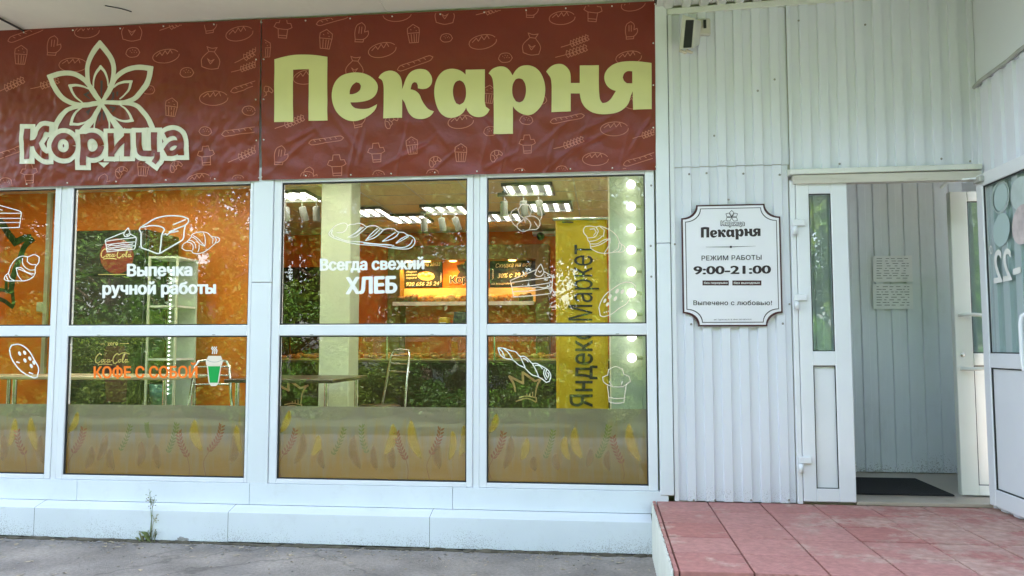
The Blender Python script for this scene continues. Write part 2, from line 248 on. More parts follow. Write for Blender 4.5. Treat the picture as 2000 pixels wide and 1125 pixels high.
# ------------------------------------------------------------------ mesh helpers
def tag(o, label, cat, group=None, kind=None):
    if label: o['label'] = label
    if cat: o['category'] = cat
    if group: o['group'] = group
    if kind: o['kind'] = kind
    return o
def thing(name, label, cat, loc, group=None):
    o = bpy.data.objects.new(name, None); COL.objects.link(o); o.location = loc; o.empty_display_size = .1
    return tag(o, label, cat, group)
class MB:
    def __init__(s): s.v = []; s.f = []; s.mi = []; s.sm = []
    def add(s, vs_, fs, mi=0, smooth=False):
        b = len(s.v); s.v += [Vector(v) for v in vs_]
        for f in fs: s.f.append([b+i for i in f]); s.mi.append(mi); s.sm.append(smooth)
        return s
    def box(s, x0, x1, y0, y1, z0, z1, mi=0):
        if x0 > x1: x0, x1 = x1, x0
        if y0 > y1: y0, y1 = y1, y0
        if z0 > z1: z0, z1 = z1, z0
        return s.add([(x0, y0, z0), (x1, y0, z0), (x1, y1, z0), (x0, y1, z0), (x0, y0, z1), (x1, y0, z1), (x1, y1, z1), (x0, y1, z1)],
              [(0, 3, 2, 1), (4, 5, 6, 7), (0, 1, 5, 4), (1, 2, 6, 5), (2, 3, 7, 6), (3, 0, 4, 7)], mi)
    def hexa(s, p, mi=0):   # eight points: bottom four, top four
        return s.add(p, [(0, 3, 2, 1), (4, 5, 6, 7), (0, 1, 5, 4), (1, 2, 6, 5), (2, 3, 7, 6), (3, 0, 4, 7)], mi)
    def tube(s, pts, r, n=8, mi=0, caps=True):
        pts = [Vector(p) for p in pts]; k = len(pts); rs = r if isinstance(r, (list, tuple)) else [r]*k
        ring = []; t0 = None
        for i, p in enumerate(pts):
            t = (pts[min(i+1, k-1)]-pts[max(i-1, 0)]).normalized()
            if t0 is None:
                a = Vector((0, 0, 1)) if abs(t.z) < .9 else Vector((1, 0, 0)); u = t.cross(a).normalized()
            else:
                u = (u - t*u.dot(t)).normalized()
            t0 = t; w = t.cross(u)
            ring.append([p + (u*math.cos(6.2832*j/n)+w*math.sin(6.2832*j/n))*rs[i] for j in range(n)])
        vs_ = [v for rg in ring for v in rg]; fs = []
        for i in range(k-1):
            for j in range(n): fs.append((i*n+j, i*n+(j+1) % n, (i+1)*n+(j+1) % n, (i+1)*n+j))
        s.add(vs_, fs, mi, True)
        if caps: s.add(ring[0], [tuple(range(n))[::-1]], mi); s.add(ring[-1], [tuple(range(n))], mi)
        return s
    def lathe(s, c, prof, n=16, mi=0, axis='z', smooth=True):
        vs_ = []; fs = []
        for (r, h) in prof:
            for j in range(n):
                a = 6.2832*j/n; x, y = r*math.cos(a), r*math.sin(a)
                vs_.append(Vector(c)+(Vector((x, y, h)) if axis == 'z' else Vector((x, h, y)) if axis == 'y' else Vector((h, x, y))))
        for i in range(len(prof)-1):
            for j in range(n): fs.append((i*n+j, i*n+(j+1) % n, (i+1)*n+(j+1) % n, (i+1)*n+j))
        return s.add(vs_, fs, mi, smooth)
    def blob(s, c, rx, ry, rz, amp=.12, fr=3.0, seed=0, n=14, m=9, mi=0):
        vs_ = []; fs = []
        for i in range(m+1):
            th = math.pi*i/m
            for j in range(n):
                a = 6.2832*j/n; d = Vector((math.sin(th)*math.cos(a), math.sin(th)*math.sin(a), math.cos(th)))
                k = 1+amp*noise.noise(d*fr+Vector((seed*3.7, 0, 0))); vs_.append((c[0]+d.x*rx*k, c[1]+d.y*ry*k, c[2]+d.z*rz*k))
        for i in range(m):
            for j in range(n): fs.append((i*n+j, i*n+(j+1) % n, (i+1)*n+(j+1) % n, (i+1)*n+j))
        return s.add(vs_, fs, mi, True)
    def poly(s, pts, holes=(), mi=0, smooth=False):
        loops = [[Vector(p) for p in pts]]+[[Vector(p) for p in h] for h in holes]
        tris = tessellate_polygon([[Vector((p.x, p.z, 0)) for p in lp] for lp in loops])
        flat = [p for lp in loops for p in lp]
        return s.add(flat, [tuple(t) for t in tris], mi, smooth)
    def build(s, name, mats, parent=None, label=None, cat=None, group=None, kind=None, bevel=0.0, solid=0.0, keep=False, weld=True):
        me = bpy.data.meshes.new(name); org = Vector((0, 0, 0))
        if parent is None and not keep:
            lo = [min(v[i] for v in s.v) for i in range(3)]; hi = [max(v[i] for v in s.v) for i in range(3)]
            org = Vector(((lo[0]+hi[0])/2, (lo[1]+hi[1])/2, lo[2]))
        me.from_pydata([v-org for v in s.v], [], s.f)
        for m in (mats if isinstance(mats, (list, tuple)) else [mats]): me.materials.append(M[m])
        for p, i, sm in zip(me.polygons, s.mi, s.sm): p.material_index = i; p.use_smooth = sm
        if bevel:
            bm = bmesh.new(); bm.from_mesh(me)
            es = [e for e in bm.edges if e.is_manifold and e.calc_face_angle(0) > .6]
            bmesh.ops.bevel(bm, geom=es, offset=bevel, segments=1, affect='EDGES', clamp_overlap=True); bm.normal_update(); bm.to_mesh(me); bm.free()
        else:
            bm = bmesh.new(); bm.from_mesh(me); bmesh.ops.recalc_face_normals(bm, faces=bm.faces) if False else None; bm.to_mesh(me); bm.free()
        o = bpy.data.objects.new(name, me); COL.objects.link(o)
        if solid:
            md = o.modifiers.new('solid', 'SOLIDIFY'); md.thickness = solid; md.offset = 0
        if parent is not None:
            o.parent = parent
            if parent.parent is None:
                o.matrix_parent_inverse = Matrix.Translation(-Vector(parent.location))
        else: o.location = org
        return tag(o, label, cat, group, kind)
def copy_tree(o, parent=None):
    c = o.copy(); COL.objects.link(c)
    if parent is not None: c.parent = parent; c.matrix_parent_inverse = o.matrix_parent_inverse.copy()
    for ch in [x for x in o.children]: copy_tree(ch, c)
    return c

def smooth_pts(pts, closed=False, sub=5, corner=50):
    pts = [Vector((p[0], p[1])) for p in pts]; n = len(pts)
    if n < 3: return pts
    def seg(i): return pts[(i+1) % n]-pts[i % n]
    tin, tout = [], []
    for i in range(n):
        if not closed and i in (0, n-1):
            d = seg(0) if i == 0 else seg(n-2); tin.append(d); tout.append(d); continue
        a, b = seg((i-1) % n), seg(i)
        if a.length < 1e-6 or b.length < 1e-6: tin.append(b); tout.append(b); continue
        ang = math.degrees(a.angle(b)) if a.length and b.length else 0
        if ang > corner: tin.append(a); tout.append(b)
        else:
            d = (a.normalized()+b.normalized()).normalized(); tin.append(d*a.length); tout.append(d*b.length)
            mn = min(a.length, b.length)*1.6
            tin[-1] = d*min(a.length, mn); tout[-1] = d*min(b.length, mn)
    out = []
    for i in range(n if closed else n-1):
        p0, p1, m0, m1 = pts[i], pts[(i+1) % n], tout[i], tin[(i+1) % n]
        for k in range(sub):
            t = k/sub; t2, t3 = t*t, t*t*t
            out.append(p0*(2*t3-3*t2+1)+m0*(t3-2*t2+t)+p1*(-2*t3+3*t2)+m1*(t3-t2))
    if not closed: out.append(pts[-1])
    return out
_rk = [0]
def ribbon(mb, pts, w, place, closed=False, cap=0.0, rnd=False, sub=5, mi=0, off=0.0, lay=True, corner=50, nw=1):
    """a flat stroke of photo-pixel width w along pts, laid on the surface `place`"""
    q = smooth_pts(pts, closed, sub, corner); n = len(q)
    if n < 2: return
    if cap and not closed:
        q[0] = q[0]-(q[1]-q[0]).normalized()*cap; q[-1] = q[-1]+(q[-1]-q[-2]).normalized()*cap
    if nw > 1 and n == 2:
        q = [q[0].lerp(q[1], t/14) for t in range(15)]; n = 15
    ws = [w]*n if not isinstance(w, (list, tuple)) else [w[0]+(w[1]-w[0])*i/max(1, n-1) for i in range(n)]
    if lay: _rk[0] = (_rk[0]+1) % 9
    o = off+_rk[0]*.00012; L, R = [], []
    for i in range(n):
        a = q[i]-q[(i-1) % n] if (closed or i > 0) else q[1]-q[0]; b = q[(i+1) % n]-q[i] if (closed or i < n-1) else q[-1]-q[-2]
        if a.length < 1e-9: a = b
        if b.length < 1e-9: b = a
        a, b = a.normalized(), b.normalized(); t = a+b; t = t.normalized() if t.length > 1e-4 else a
        nn = Vector((-t.y, t.x)); k = 1/max(.5, abs(nn.dot(Vector((-a.y, a.x)))))
        for c in range(nw+1): L.append(place(*(q[i]+nn*ws[i]*k*(.5-c/nw)), o))
    m = n if closed else n-1; g = nw+1
    mb.add(L, [(i*g+c, (i+1) % n*g+c, (i+1) % n*g+c+1, i*g+c+1) for i in range(m) for c in range(nw)], mi, True)
    if rnd and not closed:
        for c, ww in ((q[0], ws[0]), (q[-1], ws[-1])):
            _rk[0] = (_rk[0]+1) % 9; o = off+_rk[0]*.00012
            mb.add([place(c.x+ww/2*math.cos(a*.5236), c.y+ww/2*math.sin(a*.5236), o) for a in range(12)], [tuple(range(12))], mi)
def ellipse(cx, cy_, rx, ry, rot=0, n=18):
    c, s = math.cos(rot), math.sin(rot)
    return [(cx+rx*math.cos(6.2832*i/n)*c-ry*math.sin(6.2832*i/n)*s, cy_+rx*math.cos(6.2832*i/n)*s+ry*math.sin(6.2832*i/n)*c) for i in range(n)]
def disc(mb, cx, cy_, rx, ry, place, rot=0, mi=0, off=0.0, n=16):
    _rk[0] = (_rk[0]+1) % 9
    mb.add([place(x, y, off+_rk[0]*.00012) for x, y in ellipse(cx, cy_, rx, ry, rot, n)], [tuple(range(n))], mi)
def flatpoly(mb, pts, place, holes=(), mi=0, off=0.0, sub=5, smooth=True, corner=40):
    f = (lambda p: smooth_pts(p, True, sub, corner)) if smooth else (lambda p: [Vector(x) for x in p])
    mb.poly([place(p.x, p.y, off) for p in f(pts)], [[place(p.x, p.y, off) for p in f(h)] for h in holes], mi, True)
def tr(ox, oy, s, pts): return [(ox+x/s, oy+y/s) for x, y in pts]
def on_plane(Y):
    return lambda x, y, o=0.0: P(x, y, Y)+Vector((0, -o, 0))
_tc = {}
def text2d(body, shear=0.0, space=1.0):
    """outlines of the built-in font; every outer contour is filled by itself because its glyphs overlap"""
    key = (body, shear, space)
    if key in _tc: return _tc[key]
    c = bpy.data.curves.new('t', 'FONT'); c.body = body; c.size = 1; c.shear = shear; c.space_character = space; c.resolution_u = 4; c.fill_mode = 'NONE'
    o = bpy.data.objects.new('t', c); COL.objects.link(o); dg = bpy.context.evaluated_depsgraph_get(); dg.update()
    me = bpy.data.meshes.new_from_object(o.evaluated_get(dg)); vv = [Vector((v.co.x, v.co.y, 0)) for v in me.vertices]; nb = {}
    for e in me.edges:
        a, b = e.vertices; nb.setdefault(a, []).append(b); nb.setdefault(b, []).append(a)
    bpy.data.objects.remove(o); bpy.data.curves.remove(c); bpy.data.meshes.remove(me)
    seen = set(); loops = []
    for st in sorted(nb):
        if st in seen: continue
        lp = [st]; seen.add(st); cur = st
        nxt = min(nb[st])              # keep the drawn direction: contour vertices are numbered in order
        if st+1 in nb[st]: nxt = st+1
        while nxt not in seen:
            lp.append(nxt); seen.add(nxt); k = [x for x in nb[nxt] if x not in seen]; cur = nxt
            if not k: break
            nxt = k[0]
        if len(lp) > 2: loops.append([vv[i_] for i_ in lp])
    pv, pe, k = [], [], 0
    for lp in loops:
        n = len(lp); pv += [Vector((v.x, v.y)) for v in lp]; pe += [(k+a, k+(a+1) % n) for a in range(n)]; k += n
    ov, _e, of, *_r = delaunay_2d_cdt(pv, pe, [], 0, 1e-5)
    bbs = [(min(v.x for v in lp), max(v.x for v in lp), min(v.y for v in lp), max(v.y for v in lp)) for lp in loops]
    def winding(px, py):
        w = 0
        for lp, (xa, xb, ya, yb) in zip(loops, bbs):
            if not (xa <= px <= xb and ya <= py <= yb): continue
            for q in range(len(lp)):
                a, b = lp[q-1], lp[q]
                if (a.y > py) != (b.y > py) and px < (b.x-a.x)*(py-a.y)/(b.y-a.y)+a.x: w += 1 if b.y > a.y else -1
        return w
    keep = [tuple(f) for f in of if winding(sum(ov[q].x for q in f)/3, sum(ov[q].y for q in f)/3) != 0]
    res = [([(v.x, v.y) for v in ov], keep)]
    _tc[key] = res; return res
def text(mb, body, p0, p1, cap, place, weight=0.0, shear=0.0, space=1.0, mi=0, off=0.0, q=None, mirror=False):
    """lettering whose baseline runs from pixel p0 to p1; cap height in pixels (or q = the two cap-line pixels)"""
    parts = text2d(body, shear, space); x0 = min(p[0][q][0] for p in parts for f in p[1] for q in f); x1 = max(p[0][q][0] for p in parts for f in p[1] for q in f)
    if q is None: q = ((p0[0], p0[1]-cap), (p1[0], p1[1]-cap))
    A, B, C, D = place(*p0, off), place(*p1, off), place(*q[0], off), place(*q[1], off)
    wt = max(0, weight); nc = 8 if wt > 0 else 1; x0 -= wt; x1 += wt; lift = (place(*p0, off+.00006)-A)
    for k in range(nc):          # heavier weights: the outline is thickened all round
        dx, dy = (wt*math.cos(6.2832*k/8), wt*math.sin(6.2832*k/8)) if wt else (0, 0)
        for pi, (vv, ff) in enumerate(parts):
            out = []
            for x, y in vv:
                u = (x+dx-x0)/(x1-x0); v = (y+dy*.6)/.728
                if mirror: u = 1-u
                out.append((A+(B-A)*u)*(1-v)+(C+(D-C)*u)*v+lift*(k*3+pi % 3))
            mb.add(out, ff, mi)

# ------------------------------------------------------------------ ground
mb = MB(); mb.add([(-60, -60, 0), (60, -60, 0), (60, 14, 0), (-60, 14, 0)], [(0, 1, 2, 3)]); mb.build('ground', 'asphalt', kind='structure', keep=True)
mb = MB(); mb.add([(-60, -60, .004), (60, -60, .004), (60, -6.7, .004), (-60, -6.7, .004)], [(0, 1, 2, 3)]); mb.build('lawn', 'lawn', kind='structure', keep=True)

# ------------------------------------------------------------------ the shop building
bld = thing('shop_building', 'white clad single storey shop building with big windows and a corrugated entrance bay', 'building', (0, 0, 0))
ZS = P(640, 28, -.03).z                 # soffit height over the banners
X_R = PX(1922, 600, 0).x if False else P(1922, 600, 0).x   # side wall of the entrance bay
ZP = P(1450, 982, -.02).z               # porch top
ZF = ZP+.005                            # floors inside
zT, zTr1, zTr0, zG0, zS0 = P(700, 354).z, P(700, 634).z, P(700, 655.5).z, P(700, 938).z, P(700, 947).z
FX = lambda x: P(x, 640).x
CEIL = CZ+1.72
# -- windows
def window(gx0, gx1, fx0, fx1, name='window'):
    f = MB(); yo, yi = -.012, .055
    f.box(fx0, gx0, yo, yi, zS0, zT+.10); f.box(gx1, fx1, yo, yi, zS0, zT+.10)
    f.box(gx0, gx1, yo, yi, zT, zT+.10); f.box(gx0, gx1, yo, yi, zTr0, zTr1); f.box(gx0, gx1, yo, yi, zS0, zG0)
    w = f.build(name, 'pvc', bld, bevel=.005)
    bead = MB(); b = .009
    for z0, z1 in ((zG0, zTr0), (zTr1, zT)):
        bead.box(gx0, gx0+b, .004, .018, z0, z1); bead.box(gx1-b, gx1, .004, .018, z0, z1); bead.box(gx0+b, gx1-b, .004, .018, z0, z0+b); bead.box(gx0+b, gx1-b, .004, .018, z1-b, z1)
    bead.build('glazing_bead', 'rubber', w)
    for z0, z1 in ((zG0, zTr0), (zTr1, zT)):
        g = MB(); g.box(gx0-.004, gx1+.004, .020, .028, z0-.004, z1+.004); g.build('pane', 'glass', w)
    for t in (.18, .82):
        d = MB(); x = gx0+(gx1-gx0)*t; d.box(x-.012, x+.012, yo-.0025, yo+.001, zTr0+.006, zTr0+.011); d.build('drain_cap', 'decal_grey', w)
    return w
gap = .0025
W1 = (FX(-251), FX(99)); W2 = (FX(134), FX(484)); W3 = (FX(546), FX(912)); W4 = (FX(951), FX(1263))
window(*W1, FX(-266), FX(110)); window(*W2, FX(122), FX(490.5)); window(*W3, FX(531), FX(924)); window(*W4, FX(937), FX(1281))
for a, b_ in ((110, 122), (924, 937)):
    m_ = MB(); m_.box(FX(a)+gap, FX(b_)-gap, -.004, .05, zS0-.004, zT+.1); m_.build('mullion', 'pvc', bld, bevel=.003)
# -- pilasters (flat panels between the bays)
ZPT = ZS-.002
def pil(x0, x1, z0, z1, y0, name='pilaster'):
    m_ = MB(); m_.box(x0, x1, y0, .06, z0, z1); return m_.build(name, 'cladding', bld, bevel=.004)
zseam = P(510, 552).z
pil(FX(491.5), FX(530), P(510, 944).z, zseam-.002, -.020); pil(FX(491.5), FX(530), zseam+.002, zT+.12, -.020)
zj = P(1297, 476).z
pil(FX(1284.5), FX(1311), P(1300, 966).z, zj-.002, -.034); pil(FX(1284.5), FX(1311), zj+.002, P(1295, 12).z, -.034)
m_ = MB(); m_.box(FX(1312.5), FX(1321), -.022, .02, ZP+.001, P(1312, 30).z); m_.build('corner_trim', 'pvc', bld, bevel=.002)
m_ = MB(); m_.box(FX(1311), FX(1312.5), -.004, .02, ZP, P(1312, 30).z); m_.build('joint_gap', 'dark_gap', bld)
pil(FX(-420), FX(-267), P(510, 944).z, zT+.12, -.020)
# -- base cladding in separate sheets
zB1, zB2 = P(640, 989, -.03).z, P(640, 1005, -.145).z
XL, XB = FX(-420), FX(1279)-.01
bj = [XL]+[P(x, 960, -.025).x for x in (-190, 150, 487, 884)]+[P(1306, 960, -.025).x]
for a, b_ in zip(bj, bj[1:]):
    m_ = MB(); m_.box(a+.0015, b_-.0015, -.026, .05, zB1, zS0-.001); m_.build('sill_panel', 'base_clad', bld, bevel=.002)
bj = [XL]+[P(x, 1030, -.145).x for x in (-250, 66, 445, 839)]+[P(1274, 1040, -.145).x]
for i, (a, b_) in enumerate(zip(bj, bj[1:])):
    m_ = MB(); a += .0015; b_ -= .0015; zl = .012+.004*(i % 2)
    prof = [(.0, zl), (-.145, zl), (-.145, zB2), (-.028, zB1-.003), (.0, zB1-.003)]
    k = len(prof); m_.add([(a, y, z) for y, z in prof]+[(b_, y, z) for y, z in prof], [(j, j+k, (j+1) % k+k, (j+1) % k) for j in range(k)]+[tuple(range(k)), tuple(range(k))[::-1]])
    m_.build('base_panel', 'base_clad', bld, bevel=.003)
m_ = MB(); m_.box(XL, XB, -.01, .3, 0, zS0-.01); m_.build('plinth', 'dark_gap', bld)
# -- corrugated sheets
def corr(mb, a0, a1, z0, z1, put, per=.125, dep=.019, phase=0.0):
    xs = []; x = a0+phase; seq = ((0.0, 0), (.45, 0), (.50, 1), (.95, 1)); k = -2
    while True:
        for t, h in seq:
            xx = a0+phase+(k+t)*per; xs.append((xx, h))
        k += 1
        if a0+phase+k*per > a1: break
    xs = [p for p in xs if a0 < p[0] < a1]; xs = [(a0, xs[0][1])]+xs+[(a1, xs[-1][1])]
    for (xa, ha), (xb, hb) in zip(xs, xs[1:]):
        zt = z1 if not callable(z1) else None
        t0, t1 = (z1, z1) if zt is not None else (z1(xa), z1(xb))
        mb.add([put(xa, ha*dep, z0), put(xb, hb*dep, z0), put(xb, hb*dep, t1), put(xa, ha*dep, t0)], [(0, 1, 2, 3)])
front = lambda Y: (lambda a, d, z: (a, Y-d, z))
zseam2 = P(1430, 325).z
xD0 = FX(1548); xD1 = P(1925, 640).x
A_, B_ = P(1315, 27, -.01), P(1640, 2, -.01)
ztop = lambda x: A_.z+(B_.z-A_.z)*(x-A_.x)/(B_.x-A_.x)
m_ = MB(); corr(m_, FX(1320), FX(1546), ZP+.004, zseam2-.002, front(0)); m_.build('wall_cladding', 'corr', bld, solid=.0015)
m_ = MB(); corr(m_, FX(1320), xD0+.005, zseam2+.002, ztop, front(-.003)); m_.build('wall_cladding', 'corr', bld, solid=.0015)
zLin = P(1700, 338).z
m_ = MB(); corr(m_, xD0+.006, X_R-.002, zLin+.01, ztop, front(-.003), phase=.03); m_.build('wall_cladding', 'corr', bld, solid=.0015)
# structural wall behind the sheets, with the door opening left free
m_ = MB(); m_.box(FX(1316), xD0-.0, .012, .16, 0, ZS+.5); m_.box(xD0+.0005, X_R+.2, .012, .16, zLin-.005, ZS+.5); m_.build('wall', 'trim_dirty', bld)
# trim under the canopy over the entrance
m_ = MB(); hh = .035
e = [(FX(1312), -.03), (X_R-.003, -.03)]
def slanted(mb, x0, x1, y0, y1, f0, f1):
    mb.hexa([(x0, y0, f0(x0)), (x1, y0, f0(x1)), (x1, y1, f0(x1)), (x0, y1, f0(x0)), (x0, y0, f1(x0)), (x1, y0, f1(x1)), (x1, y1, f1(x1)), (x0, y1, f1(x0))])
slanted(m_, FX(1312), X_R-.004, -.032, .01, lambda x: ztop(x)-.01, lambda x: ztop(x)+.035); m_.build('top_trim', 'rib_white', bld, bevel=.003)
m_ = MB(); ys = []
for k in range(24):
    y = -.03-.1*k; ys += [(y, 0), (y-.045, 0), (y-.055, .02), (y-.09, .02)]
for (ya, ha), (yb, hb) in zip(ys, ys[1:]):
    pass
n_ = 26; x0, x1 = FX(1290), X_R-.002
xs = []
x = x0
while x < x1: xs += [(x, 0), (x+.05, 0), (x+.062, .02), (x+.112, .02)]; x += .125
for (xa, ha), (xb, hb) in zip(xs, xs[1:]):
    m_.add([(xa, -.02, ztop(xa)+.055-ha), (xb, -.02, ztop(xb)+.055-hb), (xb, -2.0, ztop(xb)+.055-hb), (xa, -2.0, ztop(xa)+.055-ha)], [(0, 1, 2, 3)])
m_.build('canopy_sheet', 'rib_white', bld, solid=.002)
m_ = MB(); m_.box(FX(1288), X_R+.3, -.018, .3, ztop(X_R)+.09, ZS+.8); m_.box(FX(1288), X_R+.3, -2.05, -.02, ztop(X_R)+.12, ztop(X_R)+.2); m_.build('canopy_deck', 'dark_gap', bld)
# soffit panels over the banners
sj = [XL-1]+[P(x, y, -.03).x for x, y in ((47, 56), (755, 22))]+[FX(1287)]
for a, b_ in zip(sj, sj[1:]):
    m_ = MB(); m_.box(a+.002, b_-.002, -1.5, .06, ZS, ZS+.06); m_.build('soffit_panel', 'soffit', bld)
m_ = MB(); m_.box(XL-1, FX(1287), -1.5, .06, ZS+.062, ZS+.3); m_.build('canopy_slab', 'dark_gap', bld)
# upper wall behind the banners
m_ = MB(); m_.box(XL-1, FX(1284), .0, .08, zT+.105, ZS-.001); m_.build('fascia', 'cladding', bld)
# side wall of the entrance bay
zc = PX(1922, 157, X_R).z
side = lambda X: (lambda a, d, z: (X-d, -a, z))
m_ = MB(); corr(m_, -.0, 2.6, ZP+.004, zc, side(X_R+.012), per=.16, dep=.02, phase=.05); m_.build('wall_cladding', 'corr', bld, solid=.0015)
m_ = MB(); m_.box(X_R+.001, X_R+.06, -2.6, .0, zc+.002, ztop(X_R)+.05); m_.build('side_panel', 'cladding', bld)
m_ = MB(); m_.box(X_R+.062, X_R+.2, -2.6, .17, 0, ZS+.6); m_.build('wall', 'cladding', bld)
m_ = MB(); pts = [(X_R-.012, -.02, zc-.01), (X_R-.014, -.12, zc+.005), (X_R-.014, -.5, zc+.01), (X_R-.014, -.62, zc+.022), (X_R-.014, -2.5, zc+.03)]
m_.tube(pts, .014, 8); m_.build('conduit', 'conduit', bld)
# lintel over the door
m_ = MB(); xa, xb = FX(1545), X_R-.004
zl0 = lambda x: P(1545, 345).z+(P(1915, 332).z-P(1545, 345).z)*(x-xa)/(xb-xa)*.45
m_.hexa([(xa, -.075, zl0(xa)), (xb, -.075, zl0(xb)), (xb, .012, zl0(xb)-.0), (xa, .012, zl0(xa)-.0), (xa, -.075, zl0(xa)+.035), (xb, -.075, zl0(xb)+.035), (xb, .012, zl0(xb)+.055), (xa, .012, zl0(xa)+.055)])
lint = m_.build('lintel', 'rib_white', bld, bevel=.003)
m_ = MB(); m_.box(xa+.03, xb, -.06, .01, zLin-.075, zl0(xa)-.002); m_.build('soffit_strip', 'trim_dirty', bld, bevel=.002)

# -- entrance door: closed narrow leaf, opening, open leaf
zD1 = P(1600, 354).z; zD0 = ZP+.02
xL0, xL1 = P(1559, 640).x, P(1659.5, 640).x
m_ = MB(); m_.box(xD0, xL0-.004, -.03, .08, ZP+.002, zD1+.0); m_.build('door_post', 'pvc', bld, bevel=.003)
def leaf(x0, x1, z0, z1, y0, y1, gx0, gx1, gz0, gz1, pz0, pz1, mt, glassm):
    f = MB(); f.box(x0, gx0, y0, y1, z0, z1); f.box(gx1, x1, y0, y1, z0, z1); f.box(gx0, gx1, y0, y1, gz1, z1); f.box(gx0, gx1, y0, y1, pz1, gz0); f.box(gx0, gx1, y0, y1, z0, pz0)
    d = f.build('door', mt, bld, bevel=.004); ym = (y0+y1)/2
    p = MB(); p.box(gx0+.001, gx1-.001, ym-.012, ym+.012, pz0+.001, pz1-.001); p.build('door_panel', mt, d)
    g = MB(); g.box(gx0-.002, gx1+.002, ym-.004, ym+.004, gz0-.002, gz1+.002); g.build('pane', glassm, d)
    s = MB(); b = .006
    for a0, a1 in ((gz0, gz1), (pz0, pz1)):
        s.box(gx0, gx0+b, y0+.006, y0+.012, a0, a1); s.box(gx1-b, gx1, y0+.006, y0+.012, a0, a1); s.box(gx0+b, gx1-b, y0+.006, y0+.012, a1-b, a1); s.box(gx0+b, gx1-b, y0+.006, y0+.012, a0, a0+b)
    s.build('seal', 'rubber', d)
    return d
gl0, gl1 = P(1581, 530).x, P(1624, 530).x
dl = leaf(xL0, xL1, zD0, zD1, -.035, .035, gl0, gl1, P(1605, 686).z, P(1600, 380).z, P(1615, 953).z, P(1608, 714).z, 'pvc', 'glass_green')
def hinge(z):
    h = MB(); x = xL0-.002
    h.box(x-.03, x+.055, -.056, -.036, z, z+.045); h.build('hinge', 'pvc', dl, bevel=.004)
    h = MB(); h.lathe((x-.014, -.05, z-.062), [(.0, 0), (.016, 0), (.016, .06), (.0, .06)], 12); h.build('hinge', 'pvc', dl)
for yy in (433, 578, 893): hinge(P(1556, yy+10).z)
# threshold
m_ = MB(); m_.box(xL1+.003, X_R, -.03, .10, ZP+.001, ZP+.026); m_.build('threshold', 'tile_in', bld, bevel=.004)
# open leaf, swung out square to the wall
xo = P(1905, 345).x; XO = P(1916, 640, -.03).x
y_in, y_out = -.045, -.98
def oleaf():
    st = .085; X0, X1 = XO, XO+.06
    zt, zb = PX(1925, 338, XO).z, ZP+.03
    zt = zD1+.0
    f = MB(); zg1, zg0 = zt-.085, P(1925, 690, -.13).z; zp1 = P(1925, 718, -.13).z; zp0 = zb+.11
    f.box(X0, X1, y_in-st, y_in, zb, zt); f.box(X0, X1, y_out, y_out+st, zb, zt)
    for a, b in ((zg1, zt), (zp1, zg0), (zb, zp0)): f.box(X0, X1, y_out+st, y_in-st, a, b)
    d = f.build('door', 'pvc', bld, bevel=.004)
    p = MB(); p.box(X0+.018, X0+.042, y_out+st+.001, y_in-st-.001, zp0+.001, zp1-.001); p.build('door_panel', 'pvc', d)
    g = MB(); g.box(X0+.026, X0+.034, y_out+st-.002, y_in-st+.002, zg0-.002, zg1+.002); g.build('pane', 'glass_green', d)
    s = MB(); b = .008
    for a0, a1 in ((zg0, zg1), (zp0, zp1)):
        s.box(X0+.008, X0+.016, y_in-st-b, y_in-st, a0, a1); s.box(X0+.008, X0+.016, y_out+st, y_in-st-b, a1-b, a1); s.box(X0+.008, X0+.016, y_out+st, y_in-st-b, a0, a0+b)
    s.build('seal', 'rubber', d)
    h = MB(); a, b = PX(1990, 612, XO-.06), PX(1990, 728, XO-.06); yh = a.y-.02
    h.tube([(X0, yh-.03, a.z), (X0-.035, yh-.02, a.z), (X0-.055, yh, a.z-.02), (X0-.06, yh+.005, a.z-.06), (X0-.06, yh+.005, b.z+.06), (X0-.055, yh, b.z+.02), (X0-.035, yh-.02, b.z), (X0, yh-.03, b.z)], .014, 10)
    h.build('handle', 'pvc', d)
    pl = lambda x, y, o=0.0: PX(x, y, XO+.024)+Vector((-o, 0, 0))
    t = MB(); text(t, '22', (1941, 553), (1977, 546), 0, pl, .02, q=((1940, 486), (1974, 482)), mirror=True)
    text(t, '-', (1979, 552), (1995, 548), 0, pl, .03, q=((1977, 484), (1991, 478)))
    text(t, '05', (1928, 498), (1939, 496), 0, pl, .01, q=((1927, 480), (1938, 478)), mirror=True)
    t.build('lettering', 'decal_white', d)
    for (x, y, rx, ry, mt_, fill) in ((1954, 385, 16, 31, 'sticker_ring', 0), (1956, 449, 16, 33, 'sticker_teal', 1), (1995, 378, 21, 34, 'sticker_ring', 1), (1997, 438, 20, 40, 'sticker_pink', 1)):
        t = MB()
        if fill: disc(t, x, y, rx, ry, pl, .12, n=28)
        else:
            disc(t, x, y, rx-3, ry-4, pl, .12, off=-.002, n=28, mi=1); ribbon(t, ellipse(x, y, rx, ry, .12, 24), 2.5, pl, True, sub=2)
        t.build('sticker', [mt_, 'sticker_teal'], d)
    # closer arm from the leaf to the lintel
    c = MB(); c.box(X0-.03, X0-.001, -.17, -.07, zt-.06, zt-.02); c.build('closer_pivot', 'conduit', d, bevel=.004)
    c = MB(); q1 = Vector((X0-.02, -.12, zt-.03)); q2 = P(1855, 352, .0)
    c.tube([q1, q2], .008, 6); c.tube([q2, q2+Vector((-.05, .03, -.05))], .010, 6); c.build('closer_arm', 'pvc', d)
    return d
oleaf()
